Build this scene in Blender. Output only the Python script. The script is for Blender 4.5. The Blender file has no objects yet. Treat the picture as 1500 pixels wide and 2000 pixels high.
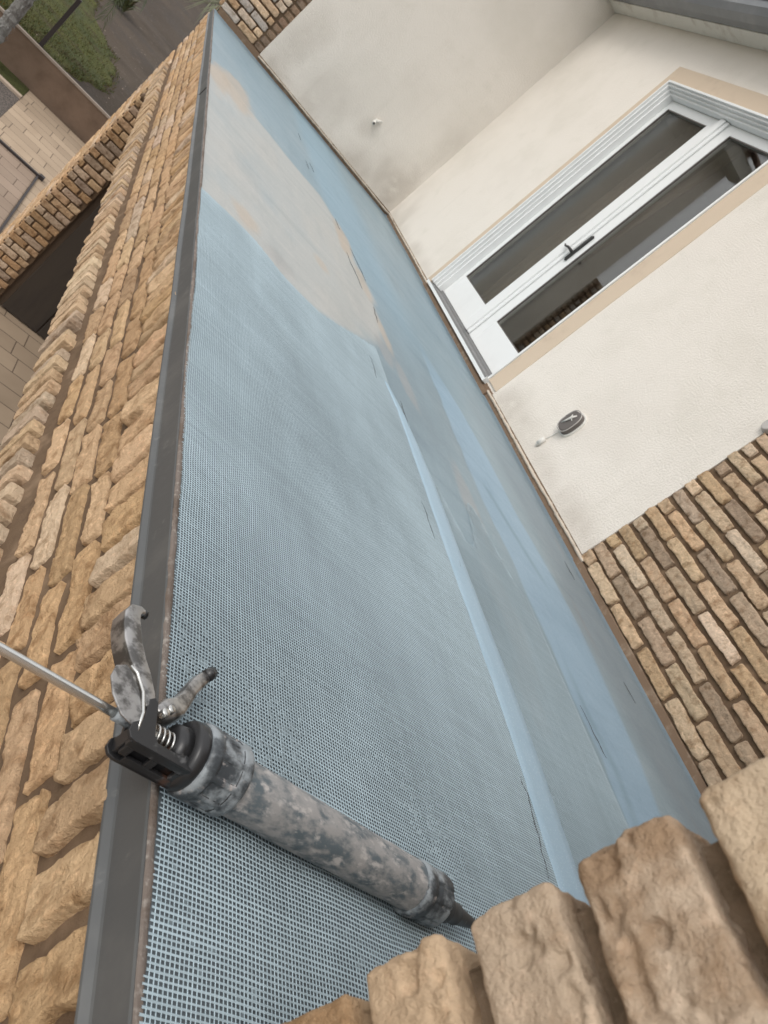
import bpy, math, random
import numpy as np
from mathutils import Matrix, Vector
PI = math.pi
scene = bpy.context.scene
COL = scene.collection

# ---------------------------------------------------------------- camera
CAM = Vector((-0.40595, 0.02363, 0.50117))
r = Vector((0.62786389, -0.56725633, 0.53292325)); u = Vector((-0.1567033, 0.57855544, 0.80044842))
R_ = Vector((0.62786389, -0.1567033, 0.76238508))
U_ = Vector((-0.56725633, 0.57855544, 0.58608349))
F_ = Vector((0.53292325, 0.80044842, -0.27436313))
cd = bpy.data.cameras.new('camera'); cam = bpy.data.objects.new('camera', cd); COL.objects.link(cam)
cam.matrix_world = Matrix(((R_.x, U_.x, -F_.x, CAM.x), (R_.y, U_.y, -F_.y, CAM.y), (R_.z, U_.z, -F_.z, CAM.z), (0, 0, 0, 1)))
cd.sensor_fit = 'VERTICAL'; cd.sensor_height = 36; cd.sensor_width = 27
cd.lens = 1529.6 / 2000 * 36
cd.shift_x = 18.5 / 2000; cd.shift_y = -64.75 / 2000
cd.clip_start = 0.02; cd.clip_end = 600
cd.dof.use_dof = True; cd.dof.focus_distance = 1.15; cd.dof.aperture_fstop = 15.0
scene.camera = cam

# ---------------------------------------------------------------- light: overcast
w = bpy.data.worlds.new('World'); scene.world = w; w.use_nodes = True
nt = w.node_tree; nt.nodes.clear()
SUN_EL, SUN_ROT = math.radians(46), math.radians(-112)      # rotation measured from +Y towards +X
sky = nt.nodes.new('ShaderNodeTexSky'); sky.sky_type = 'NISHITA'; sky.sun_disc = False
sky.sun_elevation = SUN_EL; sky.sun_rotation = SUN_ROT; sky.air_density = 1.0; sky.dust_density = 4.0; sky.ozone_density = 1.0
hs = nt.nodes.new('ShaderNodeHueSaturation'); hs.inputs['Saturation'].default_value = 0.22
bg = nt.nodes.new('ShaderNodeBackground'); bg.inputs[1].default_value = 0.15
wo = nt.nodes.new('ShaderNodeOutputWorld')
nt.links.new(sky.outputs[0], hs.inputs['Color']); ov = nt.nodes.new('ShaderNodeMix'); ov.data_type = 'RGBA'; ov.inputs[0].default_value = 0.6      # cloud cover over the clear sky
ov.inputs[7].default_value = (7.9, 7.9, 8.0, 1); nt.links.new(hs.outputs[0], ov.inputs[6]); nt.links.new(ov.outputs[2], bg.inputs[0]); nt.links.new(bg.outputs[0], wo.inputs[0])
sl = bpy.data.lights.new('sun', 'SUN'); sun = bpy.data.objects.new('sun', sl); COL.objects.link(sun)
sl.energy = 0.75; sl.angle = math.radians(25); sl.color = (1.0, 0.95, 0.88)
sd = Vector((math.sin(SUN_ROT) * math.cos(SUN_EL), math.cos(SUN_ROT) * math.cos(SUN_EL), math.sin(SUN_EL)))
sun.rotation_euler = sd.to_track_quat('Z', 'Y').to_euler(); sun.location = (-6, 3, 8)
scene.view_settings.view_transform = 'Standard'; scene.view_settings.look = 'None'
scene.view_settings.gamma = 1; scene.view_settings.exposure = 0.30
scene.render.engine = 'CYCLES'
scene.render.resolution_x = 768; scene.render.resolution_y = 1024

# ---------------------------------------------------------------- noise in numpy
def _h(ix, iy, iz, s):
    n = (ix.astype(np.int64) * 374761393 + iy.astype(np.int64) * 668265263 + iz.astype(np.int64) * 2147483647 + s * 1274126177) & 0xffffffff
    n = ((n ^ (n >> 13)) * 1274126177) & 0xffffffff
    n = ((n ^ (n >> 16)) * 2246822519) & 0xffffffff
    return ((n ^ (n >> 15)) & 0xffff) / 32767.5 - 1.0
def vn(x, y, z=0.0, s=0):
    x = np.asarray(x, float); y = np.asarray(y, float) + 0 * x; z = np.asarray(z, float) + 0 * x
    ix, iy, iz = np.floor(x), np.floor(y), np.floor(z)
    fx, fy, fz = x - ix, y - iy, z - iz
    fx = fx * fx * (3 - 2 * fx); fy = fy * fy * (3 - 2 * fy); fz = fz * fz * (3 - 2 * fz)
    o = 0
    for a in (0, 1):
        for b in (0, 1):
            for c in (0, 1):
                o = o + _h(ix + a, iy + b, iz + c, s) * (fx if a else 1 - fx) * (fy if b else 1 - fy) * (fz if c else 1 - fz)
    return o
def fbm(x, y, z=0.0, s=0, o=3):
    t = 0; a = 1.0; k = 0
    for i in range(o):
        t = t + a * vn(np.asarray(x) * 2 ** i, np.asarray(y) * 2 ** i, np.asarray(z) * 2 ** i, s + i); k += a; a *= 0.5
    return t / k
def sstep(a, b, x):
    t = np.clip((x - a) / (b - a), 0, 1); return t * t * (3 - 2 * t)

# ---------------------------------------------------------------- mesh builder
class MB:
    def __init__(s): s.v = []; s.f = []; s.n = 0; s.c = []; s.col = False
    def add(s, v, f, c=None):
        v = np.asarray(v, float).reshape(-1, 3)
        s.v.append(v)
        s.f += [tuple(int(i) + s.n for i in q) for q in f]
        s.n += len(v)
        if c is None: s.c.append(np.ones((len(v), 3)))
        else:
            s.col = True
            c = np.asarray(c, float); s.c.append(np.broadcast_to(c, (len(v), 3)).copy())
    def grid(s, P, c=None, flip=False):
        P = np.asarray(P, float); a, b = P.shape[:2]
        i = np.arange(a * b).reshape(a, b)
        q = np.stack([i[:-1, :-1], i[1:, :-1], i[1:, 1:], i[:-1, 1:]], -1).reshape(-1, 4)
        if flip: q = q[:, ::-1]
        s.add(P.reshape(-1, 3), q.tolist(), None if c is None else np.asarray(c, float).reshape(-1, 3))
    def box(s, lo, hi, c=None):
        x0, y0, z0 = lo; x1, y1, z1 = hi
        v = [(x0, y0, z0), (x1, y0, z0), (x1, y1, z0), (x0, y1, z0), (x0, y0, z1), (x1, y0, z1), (x1, y1, z1), (x0, y1, z1)]
        f = [(0, 3, 2, 1), (4, 5, 6, 7), (0, 1, 5, 4), (1, 2, 6, 5), (2, 3, 7, 6), (3, 0, 4, 7)]
        s.add(v, f, c)
    def lathe_x(s, prof, y, z, seg=48, c=None, rf=None):
        # prof: list of (x, radius); rf(x, theta, r) modifies the radius
        th = np.linspace(0, 2 * PI, seg, endpoint=False)
        xs = np.array([p[0] for p in prof])[:, None] + 0 * th; rs = np.array([p[1] for p in prof])[:, None] + 0 * th
        tt = th[None, :] + 0 * xs
        if rf is not None: rs = rf(xs, tt, rs)
        P = np.stack([xs, y + rs * np.cos(tt), z + rs * np.sin(tt)], -1)
        a = len(prof); i = np.arange(a * seg).reshape(a, seg); j = np.roll(i, -1, 1)
        q = np.stack([i[:-1], j[:-1], j[1:], i[1:]], -1).reshape(-1, 4).tolist()
        q += [i[0][::-1].tolist(), i[-1].tolist()]
        s.add(P.reshape(-1, 3), q, c)
    def tube(s, pts, rad, seg=10, c=None):
        pts = [Vector(p) for p in pts]; n = len(pts)
        rr = rad if hasattr(rad, '__len__') else [rad] * n
        V = []
        ref = Vector((0.13, 0.27, 1)).normalized()
        for k in range(n):
            t = (pts[min(k + 1, n - 1)] - pts[max(k - 1, 0)]).normalized()
            a = t.cross(ref)
            if a.length < 1e-3: a = t.cross(Vector((1, 0, 0)))
            a.normalize(); b = t.cross(a)
            for m in range(seg):
                an = 2 * PI * m / seg
                V.append(pts[k] + (a * math.cos(an) + b * math.sin(an)) * rr[k])
        f = []
        for k in range(n - 1):
            for m in range(seg):
                m2 = (m + 1) % seg
                f.append((k * seg + m, k * seg + m2, (k + 1) * seg + m2, (k + 1) * seg + m))
        f.append(tuple(range(seg))[::-1]); f.append(tuple(range((n - 1) * seg, n * seg)))
        s.add([tuple(p) for p in V], f, c)
    def prism(s, pts, z0, z1, c=None):
        # polygon in XY, extruded in Z
        n = len(pts)
        v = [(x, y, z0) for x, y in pts] + [(x, y, z1) for x, y in pts]
        ar = sum(pts[i][0] * pts[(i + 1) % n][1] - pts[(i + 1) % n][0] * pts[i][1] for i in range(n))
        top = list(range(n, 2 * n)); bot = list(range(n))[::-1]
        sd_ = [(i, (i + 1) % n, n + (i + 1) % n, n + i) for i in range(n)]
        f = [tuple(top), tuple(bot)] + sd_
        if ar < 0: f = [q[::-1] for q in f]
        s.add(v, f, c)
    def build(s, name, mat, parent=None, smooth=False, bevel=0, seg=2, solid=0):
        me = bpy.data.meshes.new(name)
        me.from_pydata(np.concatenate(s.v).tolist(), [], s.f); me.update()
        if s.col:
            ca = me.color_attributes.new('tint', 'FLOAT_COLOR', 'POINT')
            c = np.concatenate(s.c); c4 = np.ones((len(c), 4)); c4[:, :3] = c
            ca.data.foreach_set('color', c4.ravel())
        if smooth: me.polygons.foreach_set('use_smooth', [True] * len(me.polygons))
        me.materials.append(mat)
        o = bpy.data.objects.new(name, me); COL.objects.link(o)
        if parent is not None: o.parent = parent; o.matrix_parent_inverse = parent.matrix_world.inverted()
        if bevel:
            m = o.modifiers.new('bevel', 'BEVEL'); m.width = bevel; m.segments = seg; m.limit_method = 'ANGLE'; m.angle_limit = math.radians(35)
        return o
def tag(o, label=None, cat=None, group=None, kind=None):
    if label: o['label'] = label
    if cat: o['category'] = cat
    if group: o['group'] = group
    if kind: o['kind'] = kind
    return o
def empty(name, loc):
    o = bpy.data.objects.new(name, None); COL.objects.link(o); o.location = loc
    o.empty_display_size = 0.1
    bpy.context.view_layer.update()
    return o

# ---------------------------------------------------------------- materials
def mat(name, base=(.5, .5, .5), rough=.8, metal=0, tint=False, n1=None, n2=None, bump=None, bump2=None, spec=.5, coat=0, stretch=None, alpha=None):
    """n1/n2: (scale, colour, lo, hi, detail): noise-masked second colour.  bump: (scale, strength, distance)"""
    m = bpy.data.materials.new(name); m.use_nodes = True; t = m.node_tree; N = t.nodes; L = t.links
    b = N['Principled BSDF']; b.inputs['Roughness'].default_value = rough; b.inputs['Metallic'].default_value = metal
    b.inputs['Specular IOR Level'].default_value = spec
    if coat: b.inputs['Coat Weight'].default_value = coat
    tc = N.new('ShaderNodeTexCoord'); co = tc.outputs['Object']
    if stretch:
        mp = N.new('ShaderNodeMapping'); mp.inputs['Scale'].default_value = stretch; L.new(co, mp.inputs[0]); cs = mp.outputs[0]
    else: cs = co
    rgb = N.new('ShaderNodeRGB'); rgb.outputs[0].default_value = (*base, 1); cur = rgb.outputs[0]
    if tint:
        a = N.new('ShaderNodeAttribute'); a.attribute_name = 'tint'
        if tint == 'mul':
            mx = N.new('ShaderNodeMix'); mx.data_type = 'RGBA'; mx.blend_type = 'MULTIPLY'; mx.inputs[0].default_value = 1
            L.new(cur, mx.inputs[6]); L.new(a.outputs[0], mx.inputs[7]); cur = mx.outputs[2]
        else: cur = a.outputs[0]
    for n in (n1, n2):
        if not n: continue
        sc, c2, lo, hi, det = n[:5]
        tx = N.new('ShaderNodeTexNoise'); tx.inputs['Scale'].default_value = sc; tx.inputs['Detail'].default_value = det; tx.inputs['Roughness'].default_value = .62
        L.new(cs, tx.inputs['Vector'])
        rp = N.new('ShaderNodeMapRange'); rp.inputs[1].default_value = lo; rp.inputs[2].default_value = hi; rp.interpolation_type = 'SMOOTHSTEP'
        L.new(tx.outputs[0], rp.inputs[0])
        mx = N.new('ShaderNodeMix'); mx.data_type = 'RGBA'
        if len(n) > 5 and n[5] == 'mul': mx.blend_type = 'MULTIPLY'
        L.new(rp.outputs[0], mx.inputs[0]); L.new(cur, mx.inputs[6]); mx.inputs[7].default_value = (*c2, 1); cur = mx.outputs[2]
    L.new(cur, b.inputs['Base Color'])
    prev = None
    for bp in (bump, bump2):
        if not bp: continue
        sc, st, di = bp
        tx = N.new('ShaderNodeTexNoise'); tx.inputs['Scale'].default_value = sc; tx.inputs['Detail'].default_value = 5; tx.inputs['Roughness'].default_value = .6
        L.new(co, tx.inputs['Vector'])
        bn = N.new('ShaderNodeBump'); bn.inputs['Strength'].default_value = st; bn.inputs['Distance'].default_value = di
        L.new(tx.outputs[0], bn.inputs['Height'])
        if prev: L.new(prev, bn.inputs['Normal'])
        prev = bn.outputs[0]
    if prev: L.new(prev, b.inputs['Normal'])
    return m

M = {}
M['brick'] = mat('brick', rough=.94, tint=True, n1=(26, (.60, .54, .48), .46, .70, 10, 'mul'), n2=(70, (1.28, 1.26, 1.26), .50, .68, 8, 'mul'), bump=(330, 1, .003), bump2=(95, 1, .006), spec=.15)
M['near_mortar'] = mat('gritty_mortar', (.27, .195, .13), .95, n1=(60, (.18, .13, .085), .42, .7, 7), n2=(180, (.36, .28, .2), .58, .75, 5), bump=(500, .9, .002), bump2=(120, .8, .004), spec=.15)
M['rough_brick'] = mat('rough_brick', rough=.95, tint=True, n1=(16, (.62, .54, .46), .45, .66, 9, 'mul'), n2=(70, (1.22, 1.2, 1.2), .52, .68, 8, 'mul'), bump=(420, .9, .0022), bump2=(130, .8, .004), spec=.15)
M['mortar'] = mat('mortar', (.145, .098, .062), .95, n1=(60, (.12, .08, .052), .42, .7, 5), n2=(9, (.27, .19, .125), .5, .75, 3), bump=(330, .7, .002), bump2=(45, .5, .004), spec=.15)
M['stucco'] = mat('stucco', (.80, .745, .67), .9, tint='mul', n1=(1.3, (.72, .67, .59), .48, .78, 5), n2=(7, (.75, .70, .62), .5, .8, 6), bump=(105, .9, .006), bump2=(420, .5, .0015), spec=.2)
M['stucco_trim'] = mat('stucco_trim', (.60, .49, .375), .9, n1=(5, (.52, .42, .32), .5, .75, 5), bump=(170, .5, .003), spec=.2)
M['render'] = mat('ledge_render', (.55, .475, .39), .9, n1=(6, (.36, .29, .225), .5, .72, 5), bump=(90, .6, .004), spec=.2)
M['base_strip'] = mat('base_strip', (.20, .135, .09), .9, n1=(14, (.29, .22, .16), .5, .7, 5), bump=(110, .5, .003), spec=.2)
M['white'] = mat('white_frame', (.78, .79, .78), .38, n1=(3, (.73, .74, .73), .5, .8, 3), spec=.5)
M['alu'] = mat('aluminium_sill', (.235, .235, .235), .6, .15, n1=(30, (.22, .21, .2), .5, .75, 4), spec=.5)
M['dark_metal'] = mat('edge_metal', (.095, .098, .098), .52, .25, n1=(6, (.135, .135, .13), .45, .75, 5), n2=(34, (.16, .16, .155), .60, .74, 9), bump=(30, .3, .003))
M['black'] = mat('black_iron', (.035, .034, .033), .45, n1=(40, (.06, .058, .055), .5, .7, 3))
M['gutter'] = mat('gutter_metal', (.17, .18, .19), .4, .3, n1=(2.5, (.22, .23, .24), .45, .7, 4))
M['soffit'] = mat('soffit', (.62, .6, .54), .85, n1=(9, (.5, .46, .4), .5, .7, 5), bump=(70, .3, .003))
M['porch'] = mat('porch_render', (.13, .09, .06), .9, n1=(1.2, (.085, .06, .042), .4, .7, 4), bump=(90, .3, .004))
M['porch_shade'] = mat('porch_shade', (.05, .038, .028), .7, n1=(2.2, (.032, .025, .02), .4, .7, 4), stretch=(3, 3, .6))  # near-black brown that carries the shade of the porch opening
M['ret'] = mat('retaining_render', (.19, .128, .088), .9, n1=(2.5, (.135, .09, .06), .4, .7, 6), n2=(11, (.165, .115, .08), .55, .75, 5), bump=(50, .4, .006))
M['cap'] = mat('capping_strip', (.32, .26, .21), .7, n1=(8, (.2, .17, .14), .5, .7, 4))
M['post'] = mat('dark_post', (.03, .022, .02), .6)
M['grass'] = mat('grass', (.095, .10, .038), .95, tint='mul', n1=(1.6, (.085, .064, .042), .5, .68, 6), n2=(30, (.05, .055, .022), .45, .65, 5), bump=(60, 1, .03), spec=.1)
M['soil'] = mat('soil', (.085, .073, .064), .95, tint=True, n1=(.9, (.06, .05, .042), .45, .7, 8), n2=(9, (.13, .105, .085), .58, .72, 6), bump=(25, .6, .03), spec=.15)
M['gravel'] = mat('gravel', (.16, .13, .11), .95, n1=(45, (.05, .042, .036), .45, .6, 4), bump=(45, 1, .03))
M['concrete'] = mat('concrete_edging', (.42, .33, .25), .9, n1=(8, (.34, .26, .2), .45, .7, 4))
M['leaf'] = mat('leaf', (.06, .085, .03), .6, tint='mul', n1=(3, (.1, .1, .045), .45, .7, 3))
M['frond_pale'] = mat('frond_pale', (.2, .21, .13), .6, n1=(3, (.12, .14, .08), .45, .7, 3))
M['bark'] = mat('palm_bark', (.22, .215, .20), .95, n1=(12, (.15, .14, .13), .45, .65, 6), bump=(30, 1, .03), stretch=(1, 1, .5))
M['chrome'] = mat('worn_metal', (.42, .41, .40), .33, .85, n1=(45, (.13, .125, .12), .42, .6, 5), n2=(20, (.5, .49, .47), .6, .75, 4), bump=(150, .25, .001))
M['steel'] = mat('bright_steel', (.62, .62, .60), .24, .9, n1=(60, (.42, .41, .38), .55, .75, 4))
M['gunblack'] = mat('gun_black', (.018, .018, .019), .34, 0, n1=(55, (.10, .10, .10), .6, .72, 5), n2=(22, (.07, .035, .022), .66, .78, 4), spec=.5)
M['collar'] = mat('smeared_collar', (.25, .275, .29), .45, 0, n1=(28, (.045, .052, .058), .44, .60, 9), n2=(60, (.42, .38, .36), .6, .72, 5), bump=(120, .5, .0012))
M['tube'] = mat('smeared_tube', (.29, .285, .28), .58, 0, n1=(34, (.10, .125, .14), .42, .62, 10), n2=(52, (.44, .42, .405), .50, .68, 10), bump=(80, .6, .0012), stretch=(1, 1.7, 1.7))
M['nozzle'] = mat('nozzle', (.05, .055, .058), .5, n1=(70, (.3, .28, .25), .62, .7, 4))
M['thread'] = mat('mesh_thread', (.40, .50, .55), .55, tint='mul', spec=.4)
M['tape'] = mat('overlap_strip', (.33, .46, .56), .55, n1=(300, (.48, .60, .66), .55, .7, 3), n2=(9, (.31, .44, .54), .5, .7, 5), bump=(500, .6, .0008), bump2=(25, .4, .003))
M['pave'] = None
M['plastic_clear'] = mat('clear_plastic', (.45, .42, .39), .25, spec=.6)
M['plastic_white'] = mat('white_plastic', (.70, .68, .63), .5)
M['plastic_dark'] = mat('dark_inner', (.12, .105, .095), .5)
M['curtain'] = mat('curtain_cloth', (.23, .17, .13), .9, n1=(4, (.2, .15, .11), .4, .7, 3))
M['room'] = mat('room_wall', (.30, .27, .24), .9)
M['roomfloor'] = mat('room_floor', (.16, .11, .08), .6)
M['furn'] = mat('dark_wood', (.05, .038, .025), .5)
M['tile'] = mat('roof_tile', (.22, .14, .1), .85, n1=(3, (.15, .1, .08), .4, .7, 4))
M['fibre'] = mat('dark_crack', (.07, .08, .085), .8)

# glass: clear sheet that reflects by Fresnel
g = bpy.data.materials.new('window_glass'); g.use_nodes = True; t = g.node_tree; t.nodes.clear()
fr = t.nodes.new('ShaderNodeFresnel'); fr.inputs[0].default_value = 1.6
tr = t.nodes.new('ShaderNodeBsdfTransparent'); tr.inputs[0].default_value = (.86, .86, .84, 1)
gl = t.nodes.new('ShaderNodeBsdfGlossy'); gl.inputs['Roughness'].default_value = .01
mx = t.nodes.new('ShaderNodeMixShader'); ou = t.nodes.new('ShaderNodeOutputMaterial')
ge_ = t.nodes.new('ShaderNodeNewGeometry'); mi = t.nodes.new('ShaderNodeMix'); mi.inputs[2].default_value = 1.6; mi.inputs[3].default_value = 1 / 1.6
t.links.new(ge_.outputs['Backfacing'], mi.inputs[0]); t.links.new(mi.outputs[0], fr.inputs[0])
t.links.new(fr.outputs[0], mx.inputs[0]); t.links.new(tr.outputs[0], mx.inputs[1]); t.links.new(gl.outputs[0], mx.inputs[2]); t.links.new(mx.outputs[0], ou.inputs[0])
M['glass'] = g

# membrane: vertex-painted zones + streaky trowel noise
def membrane():
    m = bpy.data.materials.new('membrane_coating'); m.use_nodes = True; t = m.node_tree; N = t.nodes; L = t.links
    b = N['Principled BSDF']; b.inputs['Specular IOR Level'].default_value = .45
    a = N.new('ShaderNodeAttribute'); a.attribute_name = 'tint'
    tc = N.new('ShaderNodeTexCoord')
    cur = a.outputs[0]
    def lay(scale, sxyz, rot, lo, hi, fac, c2, mul):
        nonlocal cur
        mp = N.new('ShaderNodeMapping'); mp.inputs['Scale'].default_value = sxyz; mp.inputs['Rotation'].default_value = (0, 0, rot)
        L.new(tc.outputs['Object'], mp.inputs[0])
        x = N.new('ShaderNodeTexNoise'); x.inputs['Scale'].default_value = scale; x.inputs['Detail'].default_value = 7; x.inputs['Roughness'].default_value = .65
        L.new(mp.outputs[0], x.inputs['Vector'])
        rg = N.new('ShaderNodeMapRange'); rg.inputs[1].default_value = lo; rg.inputs[2].default_value = hi; rg.inputs[4].default_value = fac; rg.interpolation_type = 'SMOOTHSTEP'
        L.new(x.outputs[0], rg.inputs[0])
        k = N.new('ShaderNodeMix'); k.data_type = 'RGBA'
        if mul: k.blend_type = 'MULTIPLY'
        L.new(rg.outputs[0], k.inputs[0]); L.new(cur, k.inputs[6]); k.inputs[7].default_value = (*c2, 1); cur = k.outputs[2]
        return x
    lay(3.0, (1, .35, 1), .25, .45, .7, .5, (.82, .86, .88), True)
    lay(7.0, (.22, 1, 1), -.45, .46, .74, .6, (.80, .83, .85), True)
    lay(9.0, (1, .18, 1), -.2, .5, .72, .4, (.80, .82, .84), True)
    lay(38.0, (1, .4, 1), .5, .48, .72, .4, (1.16, 1.13, 1.11), True)
    lay(12.0, (.16, 1.3, 1), .95, .50, .70, .55, (1.17, 1.13, 1.11), True)
    lay(16.0, (.14, 1.3, 1), 1.25, .52, .74, .5, (.84, .86, .87), True)
    x = lay(170.0, (1, 1, 1), 0, .45, .7, .55, (.80, .82, .84), True)
    L.new(cur, b.inputs['Base Color'])
    b.inputs['Roughness'].default_value = .55
    x2 = N.new('ShaderNodeTexNoise'); x2.inputs['Scale'].default_value = 7; x2.inputs['Detail'].default_value = 6
    mp = N.new('ShaderNodeMapping'); mp.inputs['Scale'].default_value = (1, .3, 1); L.new(tc.outputs['Object'], mp.inputs[0]); L.new(mp.outputs[0], x2.inputs['Vector'])
    bn = N.new('ShaderNodeBump'); bn.inputs['Strength'].default_value = .35; bn.inputs['Distance'].default_value = .006; L.new(x2.outputs[0], bn.inputs['Height'])
    bn2 = N.new('ShaderNodeBump'); bn2.inputs['Strength'].default_value = .3; bn2.inputs['Distance'].default_value = .001; L.new(x.outputs[0], bn2.inputs['Height']); L.new(bn.outputs[0], bn2.inputs['Normal'])
    L.new(bn2.outputs[0], b.inputs['Normal'])
    return m
M['membrane'] = membrane()

def paver_mat(name, c1, c2, cm):
    m = bpy.data.materials.new(name); m.use_nodes = True; t = m.node_tree; N = t.nodes; L = t.links
    b = N['Principled BSDF']; b.inputs['Roughness'].default_value = .9; b.inputs['Specular IOR Level'].default_value = .2
    tc = N.new('ShaderNodeTexCoord'); mp = N.new('ShaderNodeMapping'); mp.inputs['Rotation'].default_value = (0, 0, 0)
    L.new(tc.outputs['Object'], mp.inputs[0])
    br = N.new('ShaderNodeTexBrick'); br.inputs['Scale'].default_value = 1.0
    br.inputs['Brick Width'].default_value = .40; br.inputs['Row Height'].default_value = .235; br.inputs['Mortar Size'].default_value = .005
    br.inputs['Color1'].default_value = (*c1, 1); br.inputs['Color2'].default_value = (*c2, 1); br.inputs['Mortar'].default_value = (*cm, 1)
    br.offset = .37; br.squash = 1.45; br.squash_frequency = 3
    L.new(mp.outputs[0], br.inputs['Vector'])
    x = N.new('ShaderNodeTexNoise'); x.inputs['Scale'].default_value = 2.2; x.inputs['Detail'].default_value = 7; L.new(tc.outputs['Object'], x.inputs['Vector'])
    rg = N.new('ShaderNodeMapRange'); rg.inputs[1].default_value = .42; rg.inputs[2].default_value = .72; rg.inputs[4].default_value = .55; L.new(x.outputs[0], rg.inputs[0])
    k = N.new('ShaderNodeMix'); k.data_type = 'RGBA'; k.blend_type = 'MULTIPLY'; L.new(rg.outputs[0], k.inputs[0]); L.new(br.outputs[0], k.inputs[6]); k.inputs[7].default_value = (.74, .72, .70, 1)
    L.new(k.outputs[2], b.inputs['Base Color'])
    bn = N.new('ShaderNodeBump'); bn.inputs['Strength'].default_value = .5; bn.inputs['Distance'].default_value = .01; bn.invert = True
    L.new(br.outputs['Fac'], bn.inputs['Height']); L.new(bn.outputs[0], b.inputs['Normal'])
    return m
M['pave'] = paver_mat('pavers', (.43, .33, .235), (.34, .26, .185), (.15, .11, .08))
M['pave2'] = paver_mat('pavers_grey', (.33, .25, .19), (.27, .205, .155), (.14, .10, .075))

# ---------------------------------------------------------------- bricks
PAL = np.array([(.50, .345, .205), (.56, .40, .25), (.44, .285, .155), (.42, .32, .225), (.33, .255, .19), (.60, .46, .32), (.48, .31, .165), (.29, .215, .15)])
PW = np.array([.24, .18, .15, .13, .06, .12, .08, .04])
rng = np.random.default_rng(7)
def brick_cols(n, w=PW, pal=PAL):
    c = pal[rng.choice(len(pal), n, p=w / w.sum())] * 1.10 * np.array((.985, .975, .985))
    return c * rng.uniform(.88, 1.12, (n, 1)) * rng.uniform(.985, 1.015, (n, 3))
def caps(mb, B, O, U, V, N, D, nu=12, nv=6, amp=.0035, face=.0026, cols=None, tilt=.0):
    """B: rows (cu, cv, L, H); a protruding brick face on plane O + u*U + v*V, height D along N"""
    B = np.asarray(B, float); O, U, V, N = [np.asarray(a, float) for a in (O, U, V, N)]
    nb = len(B)
    if cols is None: cols = brick_cols(nb, FW, FP)
    s = np.concatenate([[-1, -1], np.linspace(-1, 1, nu + 1)[1:-1], [1, 1]])
    t_ = np.concatenate([[-1, -1], np.linspace(-1, 1, nv + 1)[1:-1], [1, 1]])
    S, T = np.meshgrid(s, t_, indexing='ij')
    # pull the first inner line close to the rim
    S = np.where(np.abs(S) < 1, np.sign(S) * np.abs(S) ** .8, S); T = np.where(np.abs(T) < 1, np.sign(T) * np.abs(T) ** .8, T)
    rim0 = np.zeros(S.shape, bool); rim0[0, :] = rim0[-1, :] = rim0[:, 0] = rim0[:, -1] = True
    a, b = S.shape; idx = np.arange(a * b).reshape(a, b)
    q = np.stack([idx[:-1, :-1], idx[1:, :-1], idx[1:, 1:], idx[:-1, 1:]], -1).reshape(-1, 4)
    if np.dot(np.cross(U, V), N) < 0: q = q[:, ::-1]
    ql = q.tolist()
    for k in range(nb):
        cu, cv, L, H = B[k]; sdv = rng.uniform(0, 900)
        x = S * L / 2; y = T * H / 2
        cr = min(L, H) * rng.uniform(.08, .22)
        ax = np.clip(np.abs(x) - (L / 2 - cr), 0, None) / cr; ay = np.clip(np.abs(y) - (H / 2 - cr), 0, None) / cr
        hy = np.hypot(ax, ay); sc = np.where(hy > 1e-6, np.maximum(ax, ay) / np.maximum(hy, 1e-6), 1)
        x2 = np.where(ax > 0, np.sign(x) * (L / 2 - cr + ax * sc * cr), x); y2 = np.where(ay > 0, np.sign(y) * (H / 2 - cr + ay * sc * cr), y)
        x2 = x2 + amp * 1.5 * fbm(x * 28 + sdv, y * 28, 3.1, 1, 3) + amp * .5 * vn(x * 120 + sdv, y * 120, .3, 2); y2 = y2 + amp * fbm(x * 24 + sdv, y * 30, 9.7, 5, 3) + amp * .45 * vn(x * 130 + sdv, y * 60, 7.3, 6) + amp * .8 * vn(x * 9 + sdv, 0.5, 1.3, 3)
        d = np.minimum(L / 2 - np.abs(x), H / 2 - np.abs(y))
        h = D * (.90 + .10 * np.clip(d / .003, 0, 1) ** .6)
        h = h + face * fbm(x * 22 + sdv, y * 34, 0, 11, 3) + face * .8 * fbm(x * 75 + sdv, y * 75, 0, 17, 3) - face * .9 * sstep(.25, .5, fbm(x * 42 + sdv, y * 55, 2, 19, 2))
        h = h + tilt * rng.uniform(-1, 1) * (y / (H / 2)) + tilt * rng.uniform(-1, 1) * x / (L / 2) + D * rng.uniform(-.12, .12)
        h = np.where(rim0, -.004, h)
        P = O + (cu + x2)[..., None] * U + (cv + y2)[..., None] * V + h[..., None] * N
        mb.add(P.reshape(-1, 3), ql, cols[k])
def mortar_plane(mb, O, U, V, N, u0, u1, v0, v1, step=.03, amp=.0025):
    O, U, V, N = [np.asarray(a, float) for a in (O, U, V, N)]
    nu = max(2, int((u1 - u0) / step)); nv = max(2, int((v1 - v0) / step))
    A, Bv = np.meshgrid(np.linspace(u0, u1, nu + 1), np.linspace(v0, v1, nv + 1), indexing='ij')
    h = amp * fbm(A * 17, Bv * 17, 4.2, 21, 3)
    P = O + A[..., None] * U + Bv[..., None] * V + h[..., None] * N
    mb.grid(P, flip=np.dot(np.cross(U, V), N) < 0)
def rows(u0, u1, pitch, jit, cv, H, joint, phase, jh=.1):
    out = []; x = u0 - phase * pitch
    while x < u1:
        L = pitch * rng.uniform(1 - jit, 1 + jit)
        a, b = max(x, u0), min(x + L, u1)
        if b - a > .035: out.append(((a + b) / 2, cv + rng.uniform(-1, 1) * .0025, b - a - joint * rng.uniform(.75, 1.25), H * rng.uniform(1 - jh, 1 + jh)))
        x += L
    return out

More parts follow.
